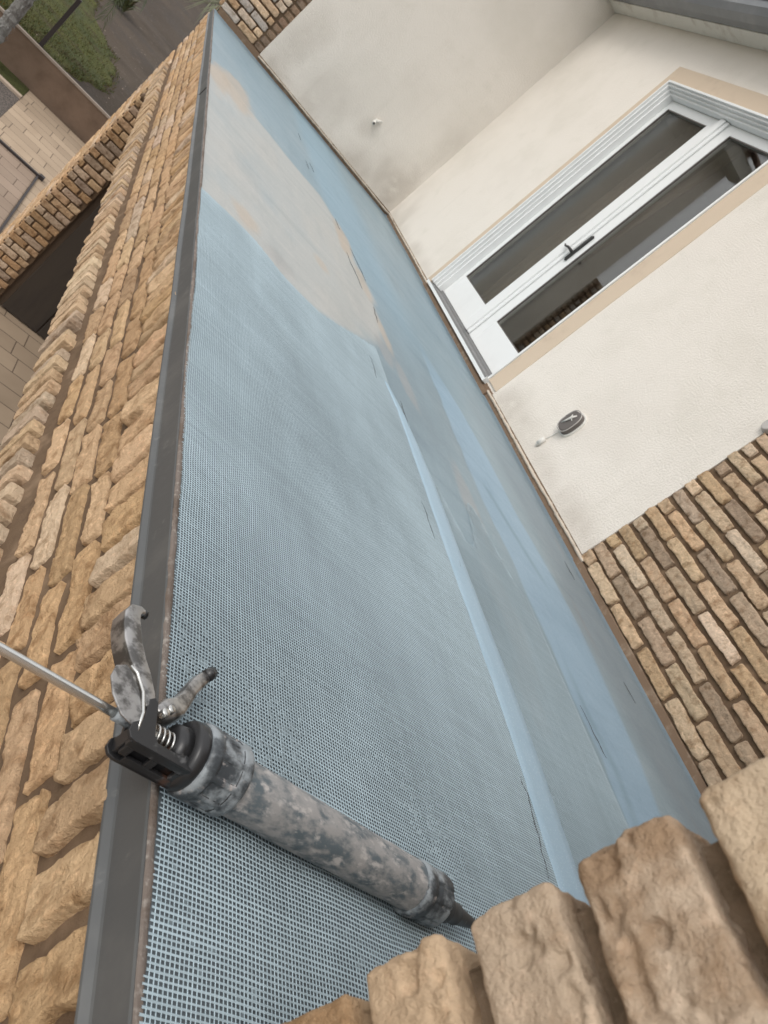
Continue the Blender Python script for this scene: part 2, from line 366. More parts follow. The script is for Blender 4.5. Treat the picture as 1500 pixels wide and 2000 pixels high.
def rough_block(mb, lo, hi, col, n=(10, 26, 12), amp=.004, rad=.01):
    lo = np.array(lo, float); hi = np.array(hi, float); c = (lo + hi) / 2; hf = (hi - lo) / 2; sd_ = rng.uniform(0, 900)
    for ax in range(3):
        for sg in (-1, 1):
            o = [i for i in range(3) if i != ax]
            A, B = np.meshgrid(np.linspace(-1, 1, n[o[0]] + 1), np.linspace(-1, 1, n[o[1]] + 1), indexing='ij')
            P = np.zeros(A.shape + (3,)); P[..., o[0]] = A * hf[o[0]]; P[..., o[1]] = B * hf[o[1]]; P[..., ax] = sg * hf[ax]
            inner = np.clip(P, -(hf - rad), hf - rad); dl = P - inner; ln = np.linalg.norm(dl, axis=-1, keepdims=True)
            nrm = dl / np.maximum(ln, 1e-9); Q = inner + nrm * np.minimum(ln, rad)
            X, Y, Z = Q[..., 0] + c[0], Q[..., 1] + c[1], Q[..., 2] + c[2]
            dsp = amp * 1.6 * fbm(X * 26 + sd_, Y * 26, Z * 26, 31, 4) + amp * .5 * fbm(X * 110 + sd_, Y * 110, Z * 110, 41, 3) + amp * .28 * fbm(X * 260 + sd_, Y * 260, Z * 260, 43, 2)
            pit = -.004 * sstep(.24, .5, fbm(X * 60 + sd_, Y * 60, Z * 60, 51, 3))
            full = nrm
            dsp = dsp + .0012 * fbm(X * 14 + sd_, Y * 60, Z * 60, 59, 3)
            Q = Q + full * (dsp + pit)[..., None] + c
            fl = (sg > 0) == (np.cross(np.eye(3)[o[0]], np.eye(3)[o[1]])[ax] < 0)
            mb.grid(Q, np.broadcast_to(np.asarray(col), Q.shape), flip=fl)
W = 2.2416; YA = 7.488; YJ = 6.88; YF = 7.64
house = empty('house', (0, 0, -3.0))
tag(house, 'cream stucco house with rustic tan brick facade, white patio door and tiled porch below', 'house')

FP = np.array([(.50, .345, .205), (.47, .315, .175), (.54, .385, .235), (.43, .30, .18), (.55, .42, .29), (.49, .38, .275)]); FW = np.array([.3, .22, .18, .12, .1, .08])
# --- outer facade under the balcony edge (faces -X)
UX = (0, 1, 0); VZ = (0, 0, 1); NX = (-1, 0, 0)
mo = MB(); bk = MB()
FX = .014                                   # mortar plane
mortar_plane(mo, (FX - .006, 0, 0), UX, VZ, NX, -.9, YF, -.47, -.008, .014, .0035)
def split_add(mb, L, O, U, V, N, D, **k):
    k.setdefault('pal', 1); k.pop('pal')
    near = [b for b in L if b[0] < 1.3]; mid = [b for b in L if 1.3 <= b[0] < 3.2]; far = [b for b in L if b[0] >= 3.2]
    if near: caps(mb, near, O, U, V, N, D, nu=k.pop('nu', 44), nv=k.pop('nv', 18), **k)
    if mid: caps(mb, mid, O, U, V, N, D, nu=14, nv=7, **{a: b for a, b in k.items() if a not in ('nu', 'nv')})
    if far: caps(mb, far, O, U, V, N, D, nu=8, nv=5, **{a: b for a, b in k.items() if a not in ('nu', 'nv')})
# upper soldier course (heads run up behind the metal)
L = []
y = -.9
while y < YF - .05:
    p = .0775 * rng.uniform(.84, 1.16); L.append((y + p / 2, -.108 + rng.uniform(-.005, .004), p - .021, .108 * rng.uniform(.93, 1.05))); y += p
split_add(bk, L, (FX - .004, 0, 0), UX, VZ, NX, .0175, amp=.0045, face=.0035, tilt=.003)
# four running courses
for k in range(4):
    L = rows(-.9, YF, .215, .16, -.168 - .0335 - .0665 * k, .0465, .021, rng.uniform(0, 1), .08)
    split_add(bk, L, (FX - .006, 0, 0), UX, VZ, NX, .0085, amp=.005, face=.0030, tilt=.001)
mo_l = MB()
# sloping mortar fillet above the projecting lower soldiers
ys = np.linspace(-.9, YJ, 260)
cs_ = [(FX - .002, -.428), (FX - .006, -.440), (FX - .010, -.462), (FX - .014, -.485), (FX - .014, -.60)]
P = np.array([[(x + .003 * float(vn(yy * 23, x * 90, z * 40, 2)), yy, z + .004 * float(vn(yy * 17, z * 30, 5, 4))) for yy in ys] for x, z in cs_])
mo.grid(P)
L = []
y = -.9
while y < YJ - .04:
    p = .0635 * rng.uniform(.86, 1.14); L.append((y + p / 2, -.5475 + rng.uniform(-.004, .004), p - .017 - .004 * rng.uniform(-1, 1), .176 * rng.uniform(.96, 1.04))); y += p
lc = np.array([(.53, .395, .255), (.57, .44, .30), (.48, .345, .215), (.45, .35, .25)])
for cy_, cz_, wy_, hz_ in L:
    nn = (5, 5, 20) if cy_ < 1.6 else ((4, 4, 12) if cy_ < 3.6 else (3, 3, 7))
    zt_ = -.474 + rng.uniform(-.006, .007); zb_ = -.604 + rng.uniform(-.006, .006); xo_ = -.030 + rng.uniform(-.0045, .0035)
    rough_block(bk, (xo_, cy_ - wy_ / 2, zb_), (.012, cy_ + wy_ / 2, zt_), brick_cols(1, np.ones(4), lc)[0], n=nn, amp=.0028, rad=.0055)
# outer face of the corner pillar, going down to the ground, and of the far pier going up
mortar_plane(mo, (FX, 0, 0), UX, VZ, NX, YJ + .01, YF - .004, -3.0, -.46, .05, .003)
for k in range(38):
    L = rows(YJ, YF, .225, .1, -.50 - .067 * k, .052, .014, .5 * (k % 2) + .08, .08)
    caps(bk, L, (FX, 0, 0), UX, VZ, NX, .017, nu=9, nv=5, amp=.004, face=.003)
ob = bk.build('outer_brick_facade', M['brick'], house, smooth=True)
tag(ob, 'tan rustic brick facade with soldier courses below the balcony edge')
mb = mo.build('facade_mortar', M['mortar'], house, smooth=True)

# --- far pier: jamb face (faces -Y) beside the far end of the balcony, up to the eaves
pj = MB(); pm = MB()
NY = (0, -1, 0); UXX = (1, 0, 0)
mortar_plane(pm, (0, YA + .025, 0), UXX, VZ, NY, 0.02, .47, .03, 1.25, .05)
mortar_plane(pm, (FX, 0, 0), UX, VZ, NX, YA + .03, YF - .004, .0, 1.25, .05)
pc = np.array([(.58, .42, .27), (.60, .49, .37), (.48, .43, .37), (.50, .35, .21), (.62, .46, .31)])
for k in range(18):
    z = .085 + .068 * k
    L = rows(.012, .385, .2, .1, z, .053, .016, (.5 if k % 2 else .08), .06)
    caps(pj, L, (0, YA + .025, 0), UXX, VZ, NY, .024, nu=10, nv=6, amp=.004, face=.003, cols=brick_cols(len(L), np.ones(5), pc))
    dk = brick_cols(1, np.ones(2), np.array([(.27, .19, .13), (.22, .165, .12)]))
    caps(pj, [(.432, z, .075, .05)], (0, YA + .025, 0), UXX, VZ, NY, .006, nu=6, nv=5, cols=dk)
    caps(pj, rows(YA + .01, YF, .13, .05, z, .053, .014, 0, .06), (FX, 0, 0), UX, VZ, NX, .018, nu=7, nv=5)
pier = pj.build('far_brick_pier', M['brick'], house, smooth=True)
tag(pier, 'brick pier at the far end of the balcony')
pm.build('far_pier_mortar', M['mortar'], house, smooth=True)
cb = MB(); cb.box((.03, YA + .035, -.7), (.47, YF - .01, 1.262)); cb.build('pier_core', M['mortar'], house)

# --- corner pillar below, jamb face to -Y
pj = MB(); pm = MB()
mortar_plane(pm, (0, YJ + .012, 0), UXX, VZ, NY, .0, .275, -3.0, -.62, .04)
for k in range(36):
    z = -.655 - .067 * k
    L = rows(.004, .272, .185 if k % 2 else .16, .12, z, .052, .013, (.62 if k % 2 else 0.0), .07)
    caps(pj, L, (0, YJ + .012, 0), UXX, VZ, NY, .016, nu=12, nv=6, amp=.004, face=.003, cols=brick_cols(len(L)) * .92)
pl = pj.build('porch_brick_pillar', M['brick'], house, smooth=True); tag(pl, 'brick pillar of the porch below the balcony')
pm.build('porch_pillar_mortar', M['mortar'], house, smooth=True)
cb = MB(); cb.box((.02, YJ + .02, -3.0), (.272, YF - .012, -.62)); cb.build('pillar_core', M['mortar'], house)

# --- porch shell
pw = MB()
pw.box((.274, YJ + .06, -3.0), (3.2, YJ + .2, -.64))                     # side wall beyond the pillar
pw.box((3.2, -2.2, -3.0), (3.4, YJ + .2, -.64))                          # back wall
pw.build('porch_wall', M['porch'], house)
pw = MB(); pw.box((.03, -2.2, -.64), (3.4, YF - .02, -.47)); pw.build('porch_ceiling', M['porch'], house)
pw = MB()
for k in range(8): pw.box((.34 + k * .36, YJ + .03, -2.99), (.34 + k * .36 + .350, YJ + .058, -.66))  # added dark boards standing in for the shade inside the porch
pw.build('porch_shade_boards', M['porch_shade'], house, bevel=.006)
pw = MB(); pw.box((FX - .012, -.9, -.605), (.28, YJ + .02, -.598)); pw.build('lintel_underside', M['mortar'], house)

# --- brick part of the door wall (faces -X)
bw = MB(); bm_ = MB()
mortar_plane(bm_, (W + .002, 0, 0), UX, VZ, NX, .15, 2.49, .036, 3.0, .03, .003)
WP = np.array([(.50, .365, .235), (.55, .415, .28), (.46, .325, .20), (.40, .30, .205), (.33, .25, .175), (.59, .465, .335), (.50, .355, .215), (.45, .35, .25)])
Ww = np.array([.2, .17, .13, .15, .09, .1, .08, .08])
for k in range(40):
    z = .066 + .0668 * k
    ph = [.345, .74][k % 2]
    out = []; x = 2.492
    first = .085 if k % 2 == 0 else .215
    x1 = x
    while x1 > .15:
        Lb = (first if x1 == x else .2475) * rng.uniform(.975, 1.03)
        out.append((x1 - Lb / 2 + rng.uniform(-.003, .003), z + rng.uniform(-.0025, .0025), Lb - .019 * rng.uniform(.75, 1.25), .0495 * rng.uniform(.93, 1.07))); x1 -= Lb
    caps(bw, out, (W + .002, 0, 0), UX, VZ, NX, .015, nu=26, nv=9, amp=.0052, face=.004, tilt=.002, cols=brick_cols(len(out), Ww, WP))
o_ = bw.build('balcony_brick_wall', M['brick'], house, smooth=True); tag(o_, 'rustic brick section of the balcony wall beside the cream stucco')
bm_.build('balcony_wall_mortar', M['mortar'], house, smooth=True)
cb = MB(); cb.box((W + .008, .1, -.02), (W + .2, 2.485, 3.0)); cb.build('wall_core', M['mortar'], house)
cb = MB(); cb.box((W - .008, .15, -.01), (W + .05, 2.49, .034)); cb.build('brick_wall_base_strip', M['base_strip'], house, bevel=.003)

# --- near pier at the camera's right: rough corner bricks seen close up
cp = MB(); 
zc = .2455
ncol = {0: (.50, .365, .24), 1: (.47, .365, .265), 2: (.52, .41, .305), 3: (.56, .44, .31), -1: (.48, .34, .21), 4: (.52, .39, .26)}
for k in range(-5, 10):
    z = zc + .0692 * k
    col = np.array(ncol.get(k, (.48, .34, .21)))
    yl = .2125 + rng.uniform(-.003, .002); hh = .0275 * rng.uniform(.94, 1.06)
    lng = .215 if k % 2 == 0 else .30
    rough_block(cp, (-.027 + rng.uniform(-.002, .002), yl - lng, z - hh), (.09, yl, z + hh), col, n=(48, 150, 32), amp=.0023, rad=.0055)
    y1 = yl - lng - .016
    while y1 > -.9:
        rough_block(cp, (-.024 + rng.uniform(-.003, .002), y1 - .215, z - hh), (.05, y1, z + hh), brick_cols(1)[0], n=(8, 22, 8), amp=.004, rad=.01)
        y1 -= .231
npier = cp.build('near_brick_pier', M['rough_brick'], house, smooth=True)
tag(npier, 'rough tan corner bricks of the near pier, close to the camera')
nm = MB()
mortar_plane(nm, (-.004, 0, 0), UX, VZ, NX, -.9, .198, -.02, 1.1, .008, .0022)
mortar_plane(nm, (0, .197, 0), UXX, VZ, (0, 1, 0), -.004, 2.24, .01, 3.0, .03, .003)
nm.build('near_pier_mortar', M['near_mortar'], house, smooth=True)
cb = MB(); cb.box((.004, -.9, -.3), (2.2, .192, 1.1)); cb.build('near_wall_core', M['mortar'], house)

# --- stucco walls (door wall with opening, and the far side wall)
DY0, DY1, DZ0, DZ1 = 4.09, 5.705, .045, 2.21
def stain(A, B, spots):
    n = fbm(A * 7, B * 5, 1, 401, 5); m = 0 * A
    for ca, cb, ra, rb, f in spots:
        d = np.hypot((A - ca) / ra, (B - cb) / rb) + .5 * n
        m = np.maximum(m, .85 * f * (1 - sstep(.0, 1.3, d)))
    m = m + .10 * sstep(.05, .5, fbm(A * 1.6, B * 2.2, 6, 411, 4)) + .22 * (1 - sstep(.05, .16, B + .09 * n))
    dr = sstep(.25, .6, fbm(A * 16, B * .9, 2, 421, 3)) * (1 - sstep(.4, 1.6, B)) * .10
    m = np.clip(m + dr, 0, .75)[..., None]
    return 1 - m * np.array((.37, .40, .43))
SP_DOOR = [(3.72, .12, .20, .13, .75), (3.55, .13, .22, .12, .7), (3.2, .10, .3, .08, .4), (2.75, .12, .25, .10, .45), (7.2, .15, .3, .25, .4), (6.3, .08, .4, .08, .3), (4.3, 2.45, .6, .2, .2)]
SP_SIDE = [(2.05, .22, .30, .32, .8), (1.7, .12, .35, .16, .55), (1.05, .25, .35, .35, .42), (.62, .3, .2, .5, .5), (1.52, .35, .12, .12, .35), (2.15, .8, .12, .5, .3)]
def wall_grid(mb, x, ya, yb, za, zb, st=.025):
    ny = max(1, int((yb - ya) / st)); nz = max(1, int((zb - za) / st))
    A, B = np.meshgrid(np.linspace(ya, yb, ny + 1), np.linspace(za, zb, nz + 1), indexing='ij')
    P = np.stack([x - .0022 * fbm(A * 2.2, B * 2.2, 0, 61, 3), A, B], -1)
    mb.grid(P, stain(A, B, SP_DOOR), flip=False)
sw = MB(); XW = W - .004
ZT = 2.62
for a in [(2.488, DY0 - .15, .05, ZT), (DY1 + .075, YA, .05, ZT), (DY0 - .15, DY1 + .075, DZ1 + .12, ZT)]:
    wall_grid(sw, XW, *a)
# returns so that it has thickness
sw.box((W + .004, 2.49, .05), (W + .16, DY0, ZT)); sw.box((W + .004, DY1, .05), (W + .16, YA + .1, ZT)); sw.box((W + .004, DY0, DZ1), (W + .16, DY1, ZT))
sw.add([(XW, 2.488, .05), (XW, YA, .05), (W + .02, YA, .05), (W + .02, 2.488, .05)], [(0, 1, 2, 3)])
sw.add([(XW, 2.488, .05), (XW, 2.488, ZT), (W + .02, 2.488, ZT), (W + .02, 2.488, .05)], [(0, 1, 2, 3)])
o_ = sw.build('stucco_door_wall', M['stucco'], house, smooth=False)
sw = MB()
A, B = np.meshgrid(np.linspace(.47, W, 80), np.linspace(.05, 3.6, 150), indexing='ij')
sw.grid(np.stack([A, YA - .0022 * fbm(A * 2.2, B * 2.2, 3, 71, 3), B], -1), stain(A, B, SP_SIDE))
sw.box((.475, YA + .006, .05), (W + .3, YF - .01, 3.6))
sw.add([(.47, YA, .05), (.47, YF - .02, .05), (.47, YF - .02, 3.6), (.47, YA, 3.6)], [(0, 1, 2, 3)])
sw.build('stucco_side_wall', M['stucco'], house)
# trim band round the door, flush-proud of the stucco
tb = MB(); X0 = W - .007
tb.box((X0, DY0 - .15, .075), (W + .05, DY0 - .002, DZ1 + .12)); tb.box((X0, DY1 + .002, .06), (W + .05, DY1 + .075, DZ1 + .12)); tb.box((X0, DY0 - .002, DZ1 + .002), (W + .05, DY1 + .002, DZ1 + .12))
tb.build('door_surround', M['stucco_trim'], house, bevel=.003)
# ledge: rough lip at the foot of the stucco, recessed strip under it
lg = MB()
def lip(mb, path, rad, seedv, n=220):
    pts = []; L0 = 0
    (x0, y0), (x1, y1) = path
    for i in range(n + 1):
        f = i / n; x = x0 + (x1 - x0) * f; y = y0 + (y1 - y0) * f
        k = f * math.hypot(x1 - x0, y1 - y0)
        pts.append((x - .0015 * float(vn(k * 8, seedv)), y, .036 + .003 * float(vn(k * 3, seedv + 4)) + .0015 * float(vn(k * 21, seedv + 9))))
    rr = [rad * (1 + .2 * float(vn(i * .35, seedv + 2)) + .12 * float(vn(i * 1.3, seedv + 3))) for i in range(n + 1)]
    mb.tube(pts, rr, 8)
lip(lg, ((W - .004, 2.45), (W - .004, DY0 - .09)), .0085, 3); lg.build('plaster_lip', M['render'], house, smooth=True); lg = MB(); lip(lg, ((W - .004, DY1 + .02), (W - .004, YA)), .008, 5); lg.build('plaster_lip', M['render'], house, smooth=True); lg = MB(); lip(lg, ((.47, YA - .004), (W, YA - .004)), .0085, 9)
lg.build('plaster_lip', M['render'], house, smooth=True)
bs = MB(); bs.box((W - .002, 2.45, -.01), (W + .08, YA, .055)); bs.box((.03, YA + .0025, -.01), (W, YA + .06, .055)); bs.box((W - .014, DY0 - .1, -.01), (W + .03, DY1 + .05, .03))
bs.build('wall_foot_strip', M['base_strip'], house)

# --- eaves: soffit, gutter, tiles
ev = MB(); ev.box((2.105, -.3, 2.6), (W - .006, YA - .004, 2.63)); ev.box((2.105, -.3, 2.63), (2.125, YA - .004, 2.78)); ev.build('soffit', M['soffit'], house, bevel=.003)
gt = MB()
prof = [(2.102, 2.76), (2.100, 2.635), (2.085, 2.605), (2.03, 2.596), (1.975, 2.606), (1.957, 2.64), (1.957, 2.70), (1.945, 2.708), (1.935, 2.70), (1.94, 2.69), (1.948, 2.694), (1.948, 2.64), (1.97, 2.598), (2.03, 2.587), (2.09, 2.596), (2.104, 2.62)]
ysg = [-.3, 2, 4, 6, YA - .006]
P = np.array([[(x, yy, z) for yy in ysg] for x, z in prof]); gt.grid(P)
P = np.array([[(x, yy, z) for yy in ysg] for x, z in [(1.94, 2.69), (1.91, 2.74), (1.905, 2.80), (1.95, 2.85)]]); gt.grid(P)
gt.build('gutter', M['gutter'], house, smooth=False)
tl = MB()
P = np.array([[(1.98 + .035 * i, yy, 2.84 + .017 * i + .02 * math.sin(yy * 28)) for yy in np.linspace(-.3, YA + .3, 240)] for i in range(60)]); tl.grid(P)
tl.build('roof_tiles', M['tile'], house, smooth=True)

sv = MB(); sv.box((.42, YA - .30, 2.80), (W - .15, YA - .008, 2.83)); sv.box((.42, YA - .33, 2.80), (W - .15, YA - .302, 2.93)); sv.build('side_soffit', M['soffit'], house, bevel=.003)
tl = MB()
for i in range(9):
    xx = .50 + i * .195
    P = np.array([[(xx + .085 * math.cos(a), YA - .40 + .055 * j, 2.94 + .05 * math.sin(a) + .022 * j) for j in range(10)] for a in np.linspace(PI, 0, 9)]); tl.grid(P)
    P = np.array([[(xx + .073 * math.cos(a), YA - .40 + .055 * j, 2.935 + .043 * math.sin(a) + .022 * j) for j in range(10)] for a in np.linspace(PI, 0, 9)]); tl.grid(P, flip=True)
tl.build('side_roof_tiles', M['tile'], house, smooth=True)
# --- french door (part) and its pieces (sub-parts)
XD = W + .10
dr = MB(); XF = W - .016
def frame_band(mb, o_, i_, xa, xb):
    # rectangular ring between outer rect o_ and inner rect i_ (y0,y1,z0,z1), open at the bottom
    mb.box((xa, o_[0], o_[2]), (xb, i_[0], o_[3])); mb.box((xa, i_[1], o_[2]), (xb, o_[1], o_[3])); mb.box((xa, i_[0], i_[3]), (xb, i_[1], o_[3]))
steps = [(DY0, DY1, DZ1, XF, .016), (DY0 + .016, DY1 - .016, DZ1 - .016, XF + .018, .014), (DY0 + .030, DY1 - .030, DZ1 - .030, XF + .042, .012), (DY0 + .042, DY1 - .042, DZ1 - .042, XF + .066, .016)]
DYa, DYb, DZt = DY0, DY1, DZ1
for i, (a, b, c, x, wd) in enumerate(steps):
    frame_band(dr, (a, b, .078, c), (a + wd, b - wd, .078, c - wd), x, XD + .05)
LY0, LY1, LZ1 = DY0 + .060, DY1 - .022, DZ1 - .060
door = dr.build('french_door', M['white'], house, bevel=.0025); tag(door, 'white double patio door opening onto the balcony')
LY1 = DY1 - .058
YC = 4.905
def leaf(y0, y1, ga, gb):
    m = MB(); x0, x1 = XD, XD + .045; z0, z1 = .096, LZ1; g0, g1 = .30, 2.085
    m.box((x0, y0, z0), (x1, ga, z1)); m.box((x0, gb, z0), (x1, y1, z1)); m.box((x0, ga, z0), (x1, gb, g0)); m.box((x0, ga, g1), (x1, gb, z1))
    o = m.build('door_leaf', M['white'], door, bevel=.003)
    p = MB(); p.box((XD + .018, ga - .004, g0 - .004), (XD + .024, gb + .004, g1 + .004))
    p.box((XD + .034, ga - .004, g0 - .004), (XD + .038, gb + .004, g1 + .004))
    q = p.build('glass_pane', M['glass'], door)
    s = MB(); gw = .007
    s.box((XD + .0035, ga - .001, g0), (XD + .016, ga + gw, g1)); s.box((XD + .0035, gb - gw, g0), (XD + .016, gb + .001, g1)); s.box((XD + .0035, ga + gw, g0 - .001), (XD + .016, gb - gw, g0 + gw)); s.box((XD + .0035, ga + gw, g1 - gw), (XD + .016, gb - gw, g1 + .001))
    s.build('glazing_gasket', M['plastic_dark'], door)
    return o
leaf(YC + .003, LY1, 5.055, 5.60); leaf(LY0, YC - .003, 4.215, 4.772)
a_ = MB()
a_.box((XD - .028, YC - .006, .10), (XD - .002, YC + .048, LZ1 - .002)); a_.box((XD - .016, YC - .040, .10), (XD - .002, YC - .006, LZ1 - .002)); a_.build('astragal', M['white'], door, bevel=.004)
th = MB()
th.box((W - .030, DY0 + .004, .046), (XD + .05, DY1 - .004, .058)); th.box((W + .012, DY0 + .004, .058), (XD + .05, DY1 - .004, .074)); th.box((XD - .012, DY0 + .02, .074), (XD + .05, DY1 - .02, .094))
for k in range(8):
    yy = DY0 + .12 + k * .195; th.tube([(W + .055, yy, .0735), (W + .055, yy, .0765)], .004, 8, None)
sill = th.build('threshold', M['alu'], door, bevel=.002)
cb = MB(); cb.box((W - .034, DY0, .044), (W - .0305, DY1, .066)); cb.box((W - .034, DY0 - .005, .044), (XD, DY0 - .0005, .080)); cb.build('threshold_edge', M['white'], door)
hb = MB()
yh = YC - .075
hb.tube([(XD - .004, yh, .895), (XD - .010, yh, .90), (XD - .010, yh, 1.11), (XD - .004, yh, 1.115)], .012, 12)
hb.tube([(XD - .01, yh, .955), (XD - .045, yh, .955)], .011, 12)
hb.tube([(XD - .045, yh - .005, .955), (XD - .052, yh + .03, .957), (XD - .050, yh + .07, .95), (XD - .046, yh + .095, .957)], [.010, .009, .007, .006], 10)
hb.build('door_handle', M['black'], door, smooth=True)
hb = MB()
hb.tube([(XD + .05, YC + .05, .95), (XD + .09, YC + .06, .955), (XD + .10, YC + .11, .965), (XD + .098, YC + .16, .985), (XD + .095, YC + .17, 1.0)], [.01, .01, .008, .006, .005], 10)
hb.tube([(XD + .047, YC + .05, .87), (XD + .052, YC + .05, 1.08)], .011, 10)
hb.build('inner_handle', M['black'], door, smooth=True)
# --- room behind the door
rm = MB()
rm.box((W + .17, 2.4, -.05), (5.6, 7.6, .03)); o_ = rm.build('room_floor', M['roomfloor'], house)
rm = MB(); rm.box((5.6, 2.4, -.05), (5.7, 7.6, 2.7)); rm.box((W + .16, 2.3, -.05), (5.7, 2.4, 2.7)); rm.box((W + .16, 7.64, -.05), (5.7, 7.72, 2.7)); rm.box((W + .16, 2.3, 2.6), (5.7, 7.7, 2.7))
rm.build('room_walls', M['room'], house)
cu = MB()
yy = np.linspace(5.02, 5.78, 90); zz = np.linspace(.12, 2.3, 30)
A, B = np.meshgrid(yy, zz, indexing='ij')
edge = 5.02 + .42 * (1 - ((B - .12) / 2.2)) ** 1.6                         # swept-back hem line
A2 = 5.78 - (5.78 - A) * (5.78 - edge) / .76
cu.grid(np.stack([W + .42 + .022 * np.sin(A * 62) + .01 * np.sin(B * 3 + A * 20), A2, B], -1))
c_ = cu.build('curtain', M['curtain'], smooth=True)
md = c_.modifiers.new('thick', 'SOLIDIFY'); md.thickness = .003
tag(c_, 'brown curtain drawn aside behind the left glass of the patio door', 'curtain')
fu = MB(); fu.box((2.9, 4.0, .03), (3.4, 4.65, .62)); fu.box((2.86, 3.96, .62), (3.44, 4.69, .66)); fu.box((2.95, 4.06, .66), (3.3, 4.3, .95))
tag(fu.build('cabinet', M['furn'], bevel=.008), 'dark wooden cabinet inside the room, low behind the right glass', 'cabinet')

# ---------------------------------------------------------------- balcony floor
NXF, NYF = 190, 620
gx = np.linspace(.0, W + .0, NXF); gy = np.linspace(.10, YA + .02, NYF)
X, Y = np.meshgrid(gx, gy, indexing='ij')
wob = .045 * fbm(X * 3.1, Y * 2.2, 0, 81, 4); wob2 = .03 * fbm(X * 8, Y * 3, 0, 91, 4)
BL = np.array((.245, .33, .38)); c = np.broadcast_to(BL, X.shape + (3,)).copy()
def blend(c, col, m): return c * (1 - m[..., None]) + np.asarray(col) * m[..., None]
# general cloudy variation
c = blend(c, (.285, .36, .40), .7 * sstep(-.1, .5, fbm(X * 2.2, Y * .9, 0, 101, 4)))
c = blend(c, (.20, .26, .295), .6 * sstep(.0, .5, fbm(X * 3.0, Y * .8, 5, 111, 4)))
# brighter blue stripe beyond the pale patch
s1 = sstep(.80, .98, X + wob) * (1 - sstep(1.25, 1.55, X + wob)) * sstep(2.6, 4.2, Y)
c = blend(c, (.25, .375, .46), .75 * s1)
# pale dry coating
def poly_mask(pts, soft, wx, wy):
    pts = np.array(pts); px, py = X + wx, Y + wy
    ins = np.zeros(X.shape, bool); dm = np.full(X.shape, 9.)
    n = len(pts)
    for i in range(n):
        x0, y0 = pts[i]; x1, y1 = pts[(i + 1) % n]
        cnd = ((y0 > py) != (y1 > py)) & (px < (x1 - x0) * (py - y0) / (y1 - y0 + 1e-12) + x0); ins ^= cnd
        tt = np.clip(((px - x0) * (x1 - x0) + (py - y0) * (y1 - y0)) / ((x1 - x0) ** 2 + (y1 - y0) ** 2 + 1e-12), 0, 1)
        dm = np.minimum(dm, np.hypot(px - x0 - tt * (x1 - x0), py - y0 - tt * (y1 - y0)))
    sdm = np.where(ins, dm, -dm)
    return sstep(-soft, soft, sdm)
WZ = [(-.1, 4.6), (-.1, 2.364), (.0, 2.364), (.075, 2.384), (.223, 2.394), (.351, 2.325), (.493, 2.332), (.701, 2.486), (.844, 2.613), (.98, 2.90), (1.0, 3.25), (1.035, 3.365), (1.0, 3.69), (.955, 3.975), (.915, 4.30), (.84, 4.50), (.727, 4.50), (.573, 4.53), (.45, 4.60), (.264, 4.66), (.15, 4.86), (.01, 4.7)]
wm = poly_mask(WZ, .034, wob2 * .35 + .016 * fbm(X * 22, Y * 9, 0, 121, 4), wob2 * .5)
wc = blend(np.broadcast_to(np.array((.41, .425, .415)), X.shape + (3,)).copy(), (.335, .385, .405), .8 * sstep(.0, .45, fbm(X * 2.3, Y * 1.3, 2, 131, 4)))
wc = blend(wc, (.43, .43, .41), .6 * sstep(.05, .5, fbm(X * 5, Y * 2, 7, 141, 4)))
c = c * (1 - wm[..., None]) + wc * wm[..., None]
for cx_, cy_, rx, ry, f_ in [(.07, 4.55, .09, .45, .8), (.20, 4.75, .13, .6, .75), (.20, 2.55, .09, .14, .7), (.33, 2.47, .11, .10, .5), (.93, 4.0, .07, .34, .85), (.98, 3.45, .05, .25, .6), (.62, 2.98, .05, .09, .6), (.99, 2.95, .05, .28, .7), (.93, 2.70, .05, .14, .5), (1.02, 2.55, .05, .25, .45), (1.18, 1.95, .06, .28, .45), (1.11, 1.45, .08, .32, .5), (1.05, 1.12, .06, .14, .35)]:
    d = np.hypot((X - cx_) / rx, (Y - cy_) / ry) + .55 * fbm(X * 9, Y * 4, 1, 151, 4)
    c = blend(c, (.45, .385, .315) if f_ > .5 else (.36, .35, .34), f_ * (1 - sstep(.55, 1.05, d)))
# glossy lighter band along the wall side
yl_ = [0.1, .9, 1.08, 1.26, 1.53, 1.8, 2.0, 2.34, 2.76, 3.33, 4.4]
xl_ = [1.31, 1.33, 1.365, 1.345, 1.358, 1.351, 1.328, 1.324, 1.356, 1.394, 1.40]
yr_ = [.1, 1.03, 1.23, 1.46, 1.8, 2.11, 2.35, 2.68, 3.04, 3.4, 4.4]
xr_ = [1.58, 1.634, 1.70, 1.736, 1.783, 1.733, 1.676, 1.645, 1.591, 1.45, 1.42]
xl = np.interp(Y, yl_, xl_); xr = np.interp(Y, yr_, xr_)
bm2 = sstep(-.006, .006, X - xl + .01 * vn(Y * 9, 1.0)) * (1 - sstep(-.02, .02, X - xr + .4 * wob2)) * (1 - sstep(2.9, 3.7, Y + wob * 4)) * sstep(.55, .95, Y + wob)
c = blend(c, (.285, .41, .515), .92 * bm2)
# darker gaps torn inside the band
t1 = np.maximum((1 - sstep(.0, .045, np.abs(X - (1.42 + .42 * (2.32 - Y)) + .2 * wob2))) * sstep(1.82, 1.95, Y) * (1 - sstep(2.25, 2.34, Y)), .8 * (1 - sstep(.0, .035, np.abs(X - (xl + .07) + .3 * wob2))) * sstep(.8, 1.0, Y) * (1 - sstep(1.3, 1.5, Y)))
c = blend(c, (.20, .30, .36), .7 * t1)
